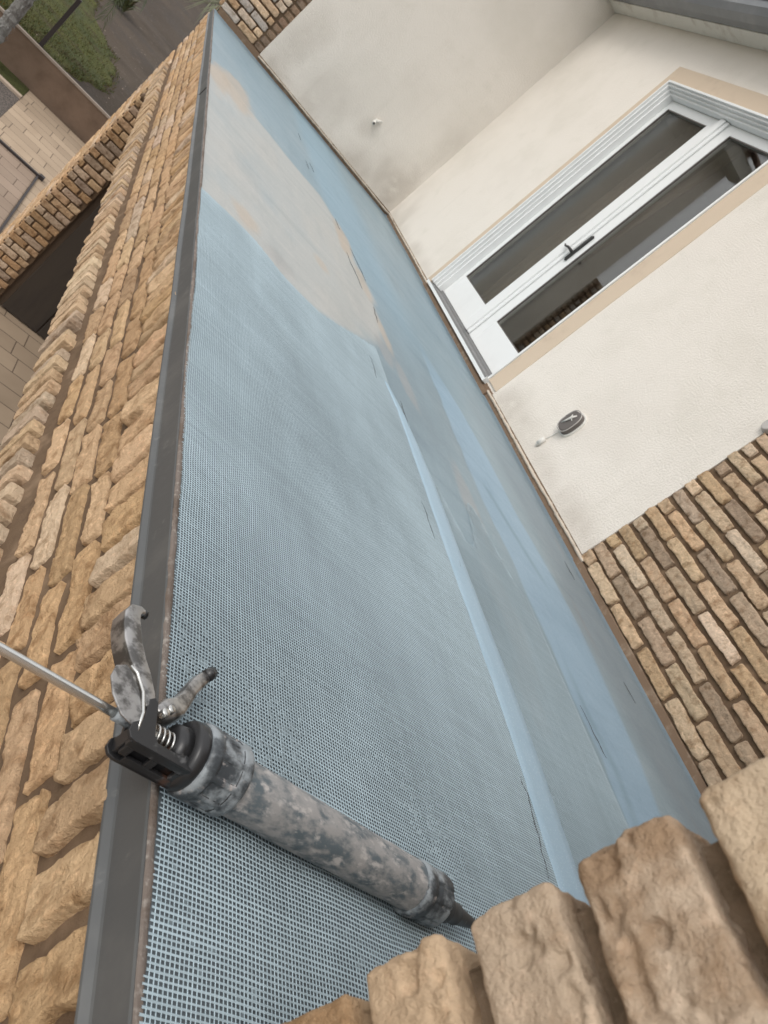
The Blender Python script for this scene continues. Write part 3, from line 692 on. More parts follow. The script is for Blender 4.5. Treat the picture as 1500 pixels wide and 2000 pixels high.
# grey weathered margin close to the brick wall
mg = sstep(1.72, 1.92, X + wob * 1.2) * (1 - sstep(2.7, 4.2, Y + wob * 5))
c = blend(c, (.215, .27, .31), .8 * mg)
mg2 = sstep(.2, .6, fbm(X * 14, Y * 1.6, 3, 161, 3)) * mg
c = blend(c, (.25, .255, .255), .4 * mg2)
c = blend(c, (.18, .26, .31), .5 * sstep(1.95, 2.2, X + wob) * sstep(3, 5, Y))
# bare slab seen through the open mesh: dark near the camera, flooded with coating further out
um = poly_mask([(-.1, -.2), (.845, -.2), (.845, 2.55), (.70, 2.47), (.49, 2.32), (.35, 2.315), (.22, 2.385), (-.1, 2.36)], .004, 0 * X, 0 * X)
dk = blend(np.broadcast_to(np.array((.115, .138, .153)), X.shape + (3,)).copy(), (.135, .18, .21), sstep(.6, 2.3, Y + .5 * fbm(X * 2.6, Y * 1.4, 0, 171, 4)))
dk = blend(dk, (.27, .335, .365), .8 * sstep(.12, .5, fbm(X * 3.3, Y * 2.1, 9, 181, 4)) * sstep(.5, 1.1, Y))
dk = blend(dk, (.07, .082, .09), .75 * sstep(.1, .45, fbm(X * 4.3, Y * 2.6, 4, 191, 4)) * (1 - sstep(1.5, 2.3, Y)))
c = c * (1 - um[..., None]) + dk * um[..., None]
u2 = sstep(.90, .93, X) * (1 - sstep(1.28, 1.34, X + wob2)) * (1 - sstep(1.0, 1.9, Y + wob * 3))
c = blend(c, (.19, .255, .29), .15 * u2)
# thin raised creases
crease = .0016 * (1 - sstep(0, .012, np.abs(X - xl))) * bm2 + .0035 * fbm(X * 1.7, Y * 1.1, 0, 201, 3)
Zf = crease - .0035
# cove up to the wall
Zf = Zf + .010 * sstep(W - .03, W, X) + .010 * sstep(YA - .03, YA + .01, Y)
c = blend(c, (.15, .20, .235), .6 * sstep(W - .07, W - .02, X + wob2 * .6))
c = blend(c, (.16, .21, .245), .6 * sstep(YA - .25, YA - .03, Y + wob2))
# leave the flat zone under the mesh flat
Zf = Zf * (1 - um) + (-.0012) * um
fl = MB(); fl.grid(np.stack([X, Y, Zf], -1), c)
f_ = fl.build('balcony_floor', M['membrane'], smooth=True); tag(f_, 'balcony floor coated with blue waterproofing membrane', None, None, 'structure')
sb = MB(); sb.box((.016, .1, -.4), (W + .1, YA + .02, -.02)); sb.build('balcony_slab', M['mortar'], house)

# rough grout edge between mesh and metal
ge = MB(); ysn = np.linspace(-.9, YA, 900)
prf = [(-.0048, -.006), (-.0042, .0003), (-.0025, .0012), (-.0005, .0012), (.0025, .0006), (.007, -.004)]
P = np.array([[(x + (.0018 * a1 if 0 < j < 5 else 0) + (.004 * max(0, a3) if j in (3, 4, 5) else 0), yy, z + .0013 * a2) for yy, a1, a2, a3 in zip(ysn, fbm(ysn * 60, j * 3.3, 0, 211, 3), fbm(ysn * 90, j * 5.1, 0, 221, 3), fbm(ysn * 6, .5, 0, 223, 3))] for j, (x, z) in enumerate(prf)])
ge.grid(P, flip=True)
tag(ge.build('grout_edge', mat('grout', (.17, .14, .12), .95, n1=(120, (.30, .27, .24), .5, .7, 5), n2=(9, (.12, .09, .07), .45, .65, 4), bump=(300, .8, .002)), smooth=True), 'rough grey-brown grout line between the metal edge trim and the mesh', 'grout')

# metal edge profile
em = empty('metal_edge_trim', (-.009, 3.3, -.04))
tag(em, 'long dark grey metal drip edge along the balcony rim above the bricks', 'edge trim')
def edge_piece(y0, y1, name):
    m = MB(); pr = [(.004, -.004), (-.0050, -.0015), (-.0060, -.004), (-.0060, -.0450), (-.0070, -.0475), (-.0125, -.0535), (-.0130, -.0560), (-.0105, -.0560), (-.0050, -.0495), (-.0042, -.045), (-.0035, -.006), (.004, -.0065)]
    yy = np.linspace(y0, y1, 60)
    P = np.array([[(x + .0012 * float(vn(t_ * 3.1, 1.7)) , t_, z + .0012 * float(vn(t_ * 2.1, 7.7))) for t_ in yy] for x, z in pr + [pr[0]]])
    m.grid(P, flip=True); n = len(pr)
    m.add(P[:-1, 0], [tuple(range(n))]); m.add(P[:-1, -1], [tuple(range(n))[::-1]])
    return m.build(name, M['dark_metal'], em)
edge_piece(-.9, 3.93, 'trim_length'); edge_piece(3.937, YA, 'trim_length')
jm = MB(); jm.box((-.0090, 3.92, -.047), (-.0061, 3.945, -.002)); jm.build('joint_cover', M['black'], em)

# fibreglass mesh: every thread modelled
def warp(x, y):
    a = .007 * fbm(x * 2.4, y * 2.4, 0, 231, 2) + .0016 * vn(x * 14, y * 14, 0, 237); b = .010 * fbm(x * 2.1, y * 2.1, 4, 241, 2) + .0019 * vn(x * 13, y * 13, 4, 247)
    return x + a, y + b
def far_y(x): return np.interp(x, [0, .075, .223, .351, .493, .701, .84], [2.366, 2.386, 2.396, 2.326, 2.333, 2.488, 2.60])
def threads(mb, x0, x1, y0, yf, z, px, py, wx, wy, seed_, fadecol=None):
    nx = int((x1 - x0) / px)
    for i in range(nx + 1):                                             # threads running along Y (thin)
        xx = x0 + i * px; y1 = float(yf(xx)) - .012 * (1 + float(vn(i * .21, seed_)))
        yy = np.linspace(y0, y1, int((y1 - y0) / .022)); X_, Y_ = warp(xx + 0 * yy, yy)
        X_ = X_ + .00025 * vn(yy * 70, i * 7.3, 0, 3); hw = wx / 2 * (1 + .3 * vn(yy * 40, i * 3.1, 0, 5))
        cc = (1 + .14 * vn(yy * 3, i * 1.7, 0, 7))[:, None] * np.ones(3)
        if fadecol is not None: cc = cc * fadecol(X_, Y_)[:, None]
        P = np.stack([np.stack([X_ - hw, Y_, z + 0 * yy], -1), np.stack([X_, Y_, z + .0005 + 0 * yy], -1), np.stack([X_ + hw, Y_, z + 0 * yy], -1)])
        mb.grid(P, np.stack([cc] * 3), flip=False)
    ymax = float(np.max(yf(np.linspace(x0, x1, 60)))); ny = int((ymax - y0) / py)
    for j in range(ny + 1):                                             # broad threads running along X
        y_ = y0 + j * py
        xs = np.linspace(x0 - .003 - .003 * random.random(), x1 + .002, int((x1 - x0) / .022))
        ok = yf(xs) > y_ + .006
        if not ok.any(): continue
        runs = []; cur = []
        for k_, o in enumerate(ok):
            if o: cur.append(k_)
            elif cur: runs.append(cur); cur = []
        if cur: runs.append(cur)
        for rn in runs:
            if len(rn) < 2: continue
            xr_2 = xs[rn]; X_, Y_ = warp(xr_2, y_ + 0 * xr_2)
            hw = wy / 2 * (1 + .22 * vn(xr_2 * 35, j * 3.7, 0, 9))
            cc = (1 + .12 * vn(xr_2 * 3, j * 1.3, 0, 11))[:, None] * np.ones(3)
            if fadecol is not None: cc = cc * fadecol(X_, Y_)[:, None]
            P = np.stack([np.stack([X_, Y_ - hw, z + .0001 + 0 * X_], -1), np.stack([X_, Y_, z + .0007 + 0 * X_], -1), np.stack([X_, Y_ + hw, z + .0001 + 0 * X_], -1)])
            mb.grid(P, np.stack([cc] * 3), flip=True)
random.seed(3)
def fade(x, y): return 1.0 - .12 * sstep(.8, 2.2, y) + .24 * fbm(x * 3 + y * 1.2, y * 1.6 - x, 0, 251, 4) + .10 * fbm(x * 14, y * 6, 0, 253, 3)
tm = MB(); threads(tm, .0035, .844, .12, far_y, .0012, .0046, .00492, .00112, .0019, 1, fade)
# cells where the coating has soaked up through the weave
I, J = np.meshgrid(np.arange(178), np.arange(470), indexing='ij'); I = I.ravel(); J = J.ravel(); cx0 = .0035 + I * .0046; cy0 = .12 + J * .00492
pn = fbm(cx0 * 7 + cy0 * 3, cy0 * 5, 0, 431, 4) + .9 * rng.uniform(-1, 1, len(I))
kp = (pn > .95) & (cy0 < .8) & (cy0 < far_y(cx0) - .02) & (cx0 < .815); cx0, cy0, pn = cx0[kp], cy0[kp], pn[kp]
Q = []
for ox, oy in ((0, 0), (.0046, 0), (.0046, .00492), (0, .00492)):
    wx_, wy_ = warp(cx0 + ox, cy0 + oy); Q.append(np.stack([wx_, wy_, .0009 + .0006 * np.clip(pn - .3, 0, 1)], -1))
Q = np.stack(Q, 1).reshape(-1, 3); cc = np.repeat((.30 + .10 * rng.uniform(0, 1, len(cx0)) + .22 * sstep(.1, .5, fbm(cx0 * 5, cy0 * 4, 3, 441, 3)))[:, None] * np.ones(3), 4, 0)
tm.add(Q, np.arange(len(Q)).reshape(-1, 4).tolist(), cc)
tag(tm.build('fibreglass_mesh', M['thread']), 'pale blue fibreglass mesh sheet laid over the floor next to the metal edge trim', 'mesh sheet')
tm = MB(); threads(tm, .900, 1.315, .30, lambda x: 1.78 + .16 * np.sin(np.asarray(x) * 23) , .0002, .0046, .00492, .0009, .0016, 2, lambda x, y: .84 - .12 * sstep(.8, 1.7, y) + .15 * fbm(x * 6, y * 3, 0, 255, 3))
tag(tm.build('fibreglass_mesh', M['thread']), 'second mesh sheet half sunk in the coating beyond the light blue overlap strip', 'mesh sheet')
# overlap strip
st = MB()
yS = np.linspace(.12, 2.30, 220)
xa = np.interp(yS, [.12, .64, .85, 1.03, 1.44, 1.77, 2.14, 2.28], [.806, .812, .830, .837, .836, .840, .843, .822]); xb = np.interp(yS, [.12, .66, .89, 1.1, 1.5, 1.8, 2.14, 2.32], [.908, .920, .936, .938, .926, .926, .893, .840])
rowsP = []
for f_k, zz_ in [(0, .0016), (.025, .0026), (.3, .0028), (.7, .0024), (.97, .0016), (1, .0)]:
    xx = xa + (xb - xa) * f_k + .0012 * vn(yS * 30, f_k * 9)
    rowsP.append(np.stack([xx, yS, zz_ + .0006 * fbm(yS * 9, f_k * 3, 0, 261, 2)], -1))
st.grid(np.array(rowsP))
tag(st.build('overlap_strip', M['tape'], smooth=True), 'narrow light blue overlap strip running down the middle of the floor', 'strip')
# dark torn creases on the membrane
ckp = [[(.765, 2.238), (.772, 2.33), (.776, 2.432)], [(.79, 1.60), (.792, 1.52), (.79, 1.435)], [(.90, 1.56), (.906, 1.50), (.885, 1.38), (.876, 1.282)], [(.812, .80), (.812, .756), (.795, .66), (.785, .595)], [(.887, 2.064), (.893, 2.16), (.896, 2.269)], [(.932, 3.3), (.929, 3.42), (.91, 3.6), (.912, 3.75)], [(.93, 4.1), (.922, 4.3)], [(1.017, 3.543), (1.0, 3.7), (.975, 3.95)], [(.79, 5.1), (.80, 4.9)], [(.84, 5.2), (.86, 5.0)], [(.83, 5.77), (.825, 6.0)], [(.988, 3.193), (.975, 3.1), (.965, 2.98)], [(2.06, 2.35), (2.07, 2.22)], [(1.99, 1.66), (2.0, 1.56)], [(2.0, 1.02), (2.01, .93)], [(1.365, 1.24), (1.375, 1.14), (1.385, 1.08)]]
for i, pts in enumerate(ckp):
    m = MB(); P3 = []
    for k in range(len(pts) - 1):
        for q_ in range(8):
            f_ = q_ / 8; x = pts[k][0] * (1 - f_) + pts[k + 1][0] * f_; y = pts[k][1] * (1 - f_) + pts[k + 1][1] * f_
            P3.append((x + .004 * float(vn(y * 60, i * 3.0)), y, .0014 if x < .9 else .0006))
    rr = [.0009 * math.sin(PI * (j + .5) / len(P3)) ** .6 * (1 + .4 * float(vn(j * .9, i))) + .0003 for j in range(len(P3))]
    m.tube(P3, rr, 6)
    ck = m.build('crack', M['fibre'], f_ if False else None, smooth=True)
    ck.parent = bpy.data.objects['balcony_floor']

# ---------------------------------------------------------------- caulking gun
GY, GZ = .467, .0335
gun = empty('caulking_gun', (.15, GY, 0)); tag(gun, 'paint-smeared caulking gun lying across the balcony edge', 'caulking gun')
m = MB()
m.lathe_x([(.050, .0276)] + [(.05 + .29 * i / 40, .0276 - .0008 * i / 40) for i in range(1, 41)], GY, GZ - .0025, 56, rf=lambda x, th, r_: r_ + .0006 * vn(x * 60, np.cos(th) * 3, np.sin(th) * 3, 5) + .0004 * vn(x * 200, np.cos(th) * 9, np.sin(th) * 9, 7))
m.build('barrel', M['tube'], gun, smooth=True)
m = MB()
def rib(x, th, r_):
    k = (th / (2 * PI) * 10) % 1.0
    inn = sstep(.10, .16, k) * (1 - sstep(.84, .9, k)) * sstep(.018, .021, x) * (1 - sstep(.043, .046, x))
    return r_ - .0022 * inn + .0003 * vn(x * 300, np.cos(th) * 12, np.sin(th) * 12, 3)
pf = [(.006, .031), (.008, .0338), (.012, .0345)] + [(.012 + .042 * i / 24, .0345) for i in range(1, 25)] + [(.056, .0338), (.058, .0312), (.058, .0282)]
m.lathe_x(pf, GY, GZ, 160, rf=rib); m.build('rear_collar', M['collar'], gun, smooth=True)
m = MB()  # thin black lines along the edges of the collar recesses
for k in range(10):
    for q_ in (.13, .87):
        a = (k + q_) / 10 * 2 * PI; m.tube([(.0205, GY + .0327 * math.cos(a), GZ + .0327 * math.sin(a)), (.0435, GY + .0327 * math.cos(a), GZ + .0327 * math.sin(a))], .0007, 5)
for xr_ in (.0195, .0445):
    m.tube([(xr_, GY + .0331 * math.cos(a), GZ + .0331 * math.sin(a)) for a in np.linspace(0, 2 * PI, 60)], .0006, 5)
m.build('collar_recess_lines', M['gunblack'], gun, smooth=True)
m = MB(); m.lathe_x([(-.006, .018), (-.006, .0285), (-.003, .0305), (.003, .0318), (.0068, .0312), (.0068, .02)], GY, GZ, 56); m.lathe_x([(-.020, .014), (-.018, .020), (-.006, .022)], GY, GZ, 40)
m.build('rear_cap', M['gunblack'], gun, smooth=True)
m = MB()
def rib2(x, th, r_):
    k = (th / (2 * PI) * 9) % 1.0
    return r_ - .0012 * sstep(.42, .46, k) * (1 - sstep(.54, .58, k)) * (x > .352)
m.lathe_x([(.333, .0275), (.334, .0298), (.341, .0302), (.348, .0296), (.350, .0280), (.354, .0280), (.356, .0292)] + [(.356 + .022 * i / 10, .0292) for i in range(1, 11)] + [(.381, .0272), (.383, .0225), (.384, .017)], GY - .001, GZ - .003, 120, rf=rib2)
m.build('front_collar', M['collar'], gun, smooth=True)
m = MB(); m.lathe_x([(.383, .0185), (.390, .0165), (.400, .0145), (.404, .0150), (.407, .0132), (.420, .0115), (.4225, .0122), (.425, .0105), (.455, .0062), (.470, .0048)], GY - .002, GZ - .006, 32)
m.build('nozzle', M['nozzle'], gun, smooth=True)
# rod
m = MB(); m.lathe_x([(-.46, .0030), (-.459, .0042)] + [(-.45 + i * .07, .0042) for i in range(6)] + [(-.078, .0042)], GY - .002, GZ + .004, 20)
m.tube([(-.455, GY - .002, GZ + .004), (-.462, GY, GZ + .004), (-.466, GY + .012, GZ + .004), (-.466, GY + .03, GZ + .004)], .0042, 12)
m.build('plunger_rod', M['steel'], gun, smooth=True)
m = MB(); m.lathe_x([(-.080, .0044), (-.080, .0062), (-.058, .0062), (-.058, .0044)], GY - .002, GZ + .004, 20); m.build('rod_sleeve', M['collar'], gun, smooth=True)
m = MB(); m.lathe_x([(-.074, .004), (-.02, .004)], GY - .002, GZ + .004, 16); 
pts = []
for i in range(110):
    a = i / 110; an = a * 2 * PI * 5.5; pts.append((-.045 + .030 * a, GY - .002 + .0092 * math.cos(an), GZ + .004 + .0092 * math.sin(an)))
m.tube(pts, .0011, 6); m.lathe_x([(-.049, .004), (-.049, .0105), (-.045, .0105), (-.045, .004)], GY - .002, GZ + .004, 24)
m.build('spring', M['steel'], gun, smooth=True)
# frame casting: web facing the camera with slots, two flanges
m = MB(); yw0, yw1 = .4385, .4425
z0, z1 = GZ - .0150, GZ + .0135
xs_ = [-.090, -.076, -.048, -.037, -.011, -.001]
m.box((-.056, yw0, z0), (-.001, yw1, GZ - .0055)); m.box((-.066, yw0, GZ + .0055), (-.001, yw1, z1))
m.box((-.064, yw0, GZ - .0055), (-.056, yw1, GZ + .0055)); m.box((-.038, yw0, GZ - .0055), (-.030, yw1, GZ + .0055)); m.box((-.011, yw0, GZ - .0055), (-.001, yw1, GZ + .0055))
m.box((-.064, yw1 + .003, GZ - .011), (-.004, yw1 + .0045, GZ + .011))
fl_t = [(-.062, .4385), (-.001, .4385), (-.001, .470), (-.004, .4735), (-.007, .4665), (-.010, .4485), (-.040, .4485), (-.044, .455), (-.045, .488), (-.049, .493), (-.055, .488), (-.058, .464), (-.068, .456), (-.071, .447), (-.068, .4405)]
m.prism(fl_t, z1 - .002, z1 + .002); m.prism(fl_t, z0 - .001, z0 + .003)
m.box((-.005, .440, z0), (-.001, .492, z1))
m.box((-.066, .4425, z0 + .003), (-.062, .456, z1 - .002))
m.build('frame', M['gunblack'], gun, bevel=.0022, seg=3)
# fixed handle: long channel that hooks at its tip
def strip(mb, cl, wd, za, zb, thick=None):
    cl = [Vector((x, y, 0)) for x, y in cl]; n = len(cl); Lp = []; Rp = []
    for i in range(n):
        t_ = (cl[min(i + 1, n - 1)] - cl[max(i - 1, 0)]).normalized(); nn = Vector((-t_.y, t_.x, 0)); wv = wd[i] / 2
        Lp.append(cl[i] + nn * wv); Rp.append(cl[i] - nn * wv)
    Lz = za if hasattr(za, '__len__') else [za] * n; Hz = zb if hasattr(zb, '__len__') else [zb] * n
    V = []
    for i in range(n):
        V += [(Lp[i].x, Lp[i].y, Lz[i]), (Rp[i].x, Rp[i].y, Lz[i]), (Rp[i].x, Rp[i].y, Hz[i]), (Lp[i].x, Lp[i].y, Hz[i])]
    f = [(3, 2, 1, 0), tuple(4 * (n - 1) + k for k in range(4))]
    for i in range(n - 1):
        a, b = 4 * i, 4 * i + 4
        for k in range(4): f.append((a + k, a + (k + 1) % 4, b + (k + 1) % 4, b + k))
    mb.add(V, f)
m = MB()
hl = [(-.052, .480), (-.056, .496), (-.0635, .514), (-.071, .530), (-.078, .548), (-.082, .564), (-.0835, .578), (-.081, .588), (-.074, .594), (-.068, .594)]
strip(m, hl, [.012, .015, .0175, .0195, .021, .021, .019, .015, .009, .006], z0 + .004, [z1 + .002, z1 + .001, z1, z1 - .002, z1 - .003, z1 - .003, z1 - .004, z1 - .004, z1 - .005, z1 - .006])
m.build('handle', M['chrome'], gun, smooth=True, bevel=.004, seg=3)
m = MB(); m.tube([(-.071, .594, z1 - .01), (-.066, .595, z1 - .01)], .0045, 12); m.build('handle_tip', M['gunblack'], gun, smooth=True)
# trigger lever
m = MB()
tg = [(-.040, .484), (-.028, .496), (-.018, .505), (-.009, .520), (-.001, .538), (.008, .554), (.016, .566), (.022, .574)]
strip(m, tg, [.014, .021, .020, .016, .0145, .015, .0135, .009], z0 + .008, [z1 - .002, z1 - .001, z1 - .002, z1 - .004, z1 - .006, z1 - .006, z1 - .007, z1 - .008])
m.build('trigger', M['chrome'], gun, smooth=True, bevel=.004, seg=3)
m = MB(); m.tube([(.016, .566, z1 - .008), (.023, .575, z1 - .009)], .0068, 12); m.build('trigger_tip', M['gunblack'], gun, smooth=True)
m = MB(); m.tube([(-.0365, .4835, z1 - .004), (-.0365, .4835, z1 + .0035)], .0042, 16); m.tube([(-.0305, .4905, z1 - .004), (-.0305, .4905, z1 + .0035)], .0042, 16); m.build('rivet', M['steel'], gun, smooth=True, bevel=.001)
# release plate: curved leaf behind the handle
m = MB()
rp = [(-.062, .452), (-.060, .470), (-.064, .490), (-.073, .506), (-.084, .511), (-.094, .504), (-.097, .490), (-.092, .474), (-.080, .458)]
m.prism(rp, GZ + .012, GZ + .0142); m.build('release_plate', M['chrome'], gun, bevel=.0008)
m = MB(); m.tube([(-.062, .450, GZ + .014), (-.0595, .470, GZ + .015), (-.0635, .490, GZ + .016), (-.0725, .5065, GZ + .016), (-.080, .511, GZ + .015)], .0016, 8); m.build('plate_rim', M['steel'], gun, smooth=True)

gun.rotation_euler = (0, 0, math.radians(-3.2)); gun.location = (.15, GY - .006, 0)

# ---------------------------------------------------------------- small fittings on the walls
jb = empty('wall_light_box', (W, 3.26, .33)); tag(jb, 'oval clear plastic electrical box on the cream wall right of the patio door', 'electrical box')
def oval_x(mb, x0, x1, cy, cz, ry, rz, seg=32, c=None, sq=2.6, k=1.0):
    V = []; 
    for x, s_ in ((x0, 1.0), (x1, k)):
        for i in range(seg):
            a = 2 * PI * i / seg; ca, sa = math.cos(a), math.sin(a)
            V.append((x, cy + ry * s_ * math.copysign(abs(ca) ** (2 / sq), ca), cz + rz * s_ * math.copysign(abs(sa) ** (2 / sq), sa)))
    f = [(i, (i + 1) % seg, seg + (i + 1) % seg, seg + i) for i in range(seg)] + [tuple(range(seg))[::-1], tuple(range(seg, 2 * seg))]
    f = [q[::-1] for q in f]
    mb.add(V, f)
m = MB(); oval_x(m, W - .002, W - .014, 3.262, .335, .060, .080, k=.98); m.build('back_plate', M['plastic_white'], jb, smooth=False, bevel=.002)
m = MB(); oval_x(m, W - .014, W - .046, 3.262, .335, .052, .072, k=.88); m.build('dark_insert', M['plastic_dark'], jb, bevel=.003)
m = MB()
for i in range(24):
    pass
ring = [(W - .042, 3.262 + .050 * math.copysign(abs(math.cos(a)) ** .77, math.cos(a)), .335 + .070 * math.copysign(abs(math.sin(a)) ** .77, math.sin(a))) for a in np.linspace(0, 2 * PI, 40)]
m.tube(ring, .0028, 8); m.build('cover_rim', M['plastic_clear'], jb, smooth=True)
m = MB(); m.tube([(W - .047, 3.285, .30), (W - .052, 3.270, .325), (W - .051, 3.262, .355), (W - .047, 3.250, .38)], [.003, .005, .007, .004], 8); m.tube([(W - .047, 3.245, .345), (W - .052, 3.262, .352), (W - .047, 3.28, .366)], .003, 8); m.build('bulb_holder', M['plastic_white'], jb, smooth=True)
cn = empty('cable_connector', (W, 3.30, .16)); tag(cn, 'small white connector hanging on a thin cable below the electrical box', 'connector')
m = MB(); m.tube([(W - .013, 3.298, .134), (W - .016, 3.296, .178)], [.0145, .014], 12); m.tube([(W - .013, 3.299, .122), (W - .013, 3.298, .134)], [.008, .009], 10); m.build('plug', M['plastic_white'], cn, smooth=True)
m = MB(); m.tube([(W - .012, 3.296, .176), (W - .010, 3.290, .21), (W - .011, 3.282, .245), (W - .010, 3.277, .268)], .0022, 8); m.build('cable', M['plastic_white'], cn, smooth=True)
tp = empty('pipe_stub', (1.523, YA, .456)); tag(tp, 'tiny white pipe stub sticking out of the far stucco wall', 'pipe stub')
m = MB(); m.tube([(1.515, YA + .004, .456), (1.51, YA - .055, .440)], [.018, .0165], 12); m.tube([(1.515, YA + .004, .462), (1.53, YA - .016, .478), (1.56, YA - .018, .505)], [.02, .015, .006], 8); m.build('pipe', M['plastic_white'], tp, smooth=True)
m = MB(); m.tube([(1.51, YA - .0545, .440), (1.51, YA - .0565, .4395)], .011, 12); m.build('pipe_bore', M['plastic_dark'], tp)
wf = MB(); oval_x(wf, W - .002, W - .03, 2.492, .985, .030, .034, sq=2.2, k=.8); tag(wf.build('round_fitting', M['plastic_clear'], bevel=.004), 'small grey round cap on the cream wall just above the bricks', 'cap')

# ---------------------------------------------------------------- ground level
G0 = -3.0
gm = MB(); gm.box((-200, -200, G0 - .5), (200, 260, G0 - .03)); tag(gm.build('ground', mat('far_ground', (.09, .09, .05), .95, n1=(.2, (.12, .10, .07), .4, .7, 6))), None, None, None, 'structure')
pv = MB(); pv.box((-.68, -6, G0 - .028), (8, 12.7, G0)); tag(pv.build('pavement', M['pave']), 'beige paver pavement below the balcony', None, None, 'structure')
pv = MB(); pv.box((-6, -6, G0 - .028), (-.684, 10.15, G0 - .002)); pv.box((-.68, -6, G0 + .002), (-.02, 10.15, G0 + .006)); tag(pv.build('terrace_paving', M['pave2']), None, None, None, 'structure')
ch = MB(); ch.box((-6, 10.150, G0 + .0), (.06, 10.195, G0 + .035)); ch.box((-.013, 5, G0 + .0), (.013, 10.150, G0 + .022)); ch.box((.005, 10.14, G0), (.07, 10.215, G0 + .05))
tag(ch.build('paving_edge_rail', M['post'], bevel=.004), 'thin dark metal rail turning a corner on the paving far below', 'edge rail')
lw = MB()
A, B = np.meshgrid(np.linspace(-9, -.684, 60), np.linspace(12.16, 12.7, 8), indexing='ij'); lw.grid(np.stack([A, B, G0 + .01 + 0 * A], -1), np.ones(A.shape + (3,)) * .8)
lw.grid(np.stack([A, B, G0 + .01 + 0 * A], -1)[:, :1].repeat(2, 1) - np.array([[[0, 0, 0], [0, 0, .05]]]), np.ones((60, 2, 3)))
tag(lw.build('grass_strip', M['grass']), None, None, None, 'structure')
ce = MB(); ce.box((-6, 12.06, G0 - .02), (-.684, 12.155, G0 + .03)); tag(ce.build('concrete_kerb', M['concrete'], bevel=.005), 'pale concrete kerb between the small grass strip and the gravel', 'kerb')
gv = MB(); gv.box((-6, 10.21, G0 - .02), (-.684, 12.055, G0 - .004)); tag(gv.build('gravel_bed', M['gravel']), None, None, None, 'structure')
# retaining wall
rw = empty('retaining_wall', (0, 12.8, G0)); tag(rw, 'low brown retaining wall with a pale capping strip behind the paving', 'wall')
m = MB(); m.box((-12, 12.75, G0 - .02), (12, 12.93, G0 + .50)); m.build('wall_face', M['ret'], rw)
m = MB(); m.box((-12, 12.735, G0 + .50), (12, 12.79, G0 + .535)); m.build('capping', M['cap'], rw, bevel=.004)
m = MB(); m.box((-12, 12.792, G0 + .50), (12, 12.84, G0 + .522)); m.build('dark_seam', M['post'], rw)
m = MB(); m.box((-.965, 12.86, G0 + .50), (-.905, 12.92, G0 + 1.36)); m.box((-.98, 12.85, G0 + .50), (-.89, 12.93, G0 + .512)); tag(m.build('metal_post', M['post'], bevel=.004), 'slim dark post standing on the retaining wall by the lawn', 'post')
# upper garden: lawn and bare soil on one rising sheet
A, B = np.meshgrid(np.linspace(-30, 30, 241), np.concatenate([np.linspace(12.84, 24, 100), np.linspace(24.5, 90, 50)]), indexing='ij')
H = -2.50 + .05 * fbm(A * .8, B * .8, 0, 271, 3) * sstep(12.9, 14, B) + .0 * B
edge = np.interp(B, [12.8, 13.0, 13.72, 15.35, 16.6, 16.8, 17.4, 17.8, 19.5, 30, 90], [-.44, -.36, .06, .03, -.10, -.30, -.50, -.78, -.99, -2.6, -20])
edge = edge + .16 * fbm(A * 3, B * 2, 0, 281, 4)
gmk = 1 - sstep(-.05, .05, A - edge)
soil_c = np.stack([.072 + .03 * fbm(A * 1.2, B * 1.2, 0, 291, 4), .061 + .026 * fbm(A * 1.2, B * 1.2, 0, 291, 4), .052 + .022 * fbm(A * 1.2, B * 1.2, 0, 291, 4)], -1)
s_ = MB(); s_.grid(np.stack([A, B, H], -1), soil_c * np.array((.92, .84, .74))); tag(s_.build('soil', M['soil'], smooth=True), None, None, None, 'structure')
A, B = np.meshgrid(np.linspace(-7, .5, 300), np.linspace(12.86, 24, 330), indexing='ij')
edge = np.interp(B, [12.8, 13.0, 13.72, 15.35, 16.6, 16.8, 17.4, 17.8, 19.5, 30, 90], [-.44, -.36, .06, .03, -.10, -.30, -.50, -.78, -.99, -2.6, -20]) + .22 * fbm(A * 3, B * 2, 0, 281, 5)
hh = -.035 + .06 * sstep(-.05, .12, edge - A) + .012 * fbm(A * 9, B * 9, 0, 301, 3)
lg_ = MB(); gc = np.stack([1 + .3 * fbm(A * 2, B * 2, 0, 311, 4), 1 + .2 * fbm(A * 2, B * 2, 0, 311, 4), 1 + .2 * fbm(A * 3, B * 2, 0, 321, 4)], -1)
lg_.grid(np.stack([A, B, -2.50 + .05 * fbm(A * .8, B * .8, 0, 271, 3) * sstep(12.9, 14, B) + hh], -1), gc)
tag(lg_.build('lawn', M['grass'], smooth=True), None, None, None, 'structure')
# grass blades on the visible patch
gb = MB(); n = 26000
bx = rng.uniform(-3.2, .15, n); by = 12.9 + (24 - 12.9) * rng.uniform(0, 1, n) ** 1.3
eg = np.interp(by, [12.8, 13.0, 13.72, 15.35, 16.6, 16.8, 17.4, 17.8, 19.5, 30], [-.44, -.36, .06, .03, -.10, -.30, -.50, -.78, -.99, -2.6]) + .22 * fbm(bx * 3, by * 2, 0, 281, 5)
keep = (bx < eg + .03) & (fbm(bx * 1.3, by * 1.3, 0, 331, 3) + rng.uniform(-.35, .35, n) > -.25); bx, by = bx[keep], by[keep]; n = len(bx)
an = rng.uniform(0, 2 * PI, n); hgt = rng.uniform(.02, .06, n); zb = -2.49 + .05 * fbm(bx * .8, by * .8, 0, 271, 3)
dx, dy = np.cos(an) * .006, np.sin(an) * .006; lx, ly = rng.uniform(-.03, .03, n), rng.uniform(-.03, .03, n)
V = np.stack([np.stack([bx - dx, by - dy, zb], -1), np.stack([bx + dx, by + dy, zb], -1), np.stack([bx + lx, by + ly, zb + hgt], -1)], 1).reshape(-1, 3)
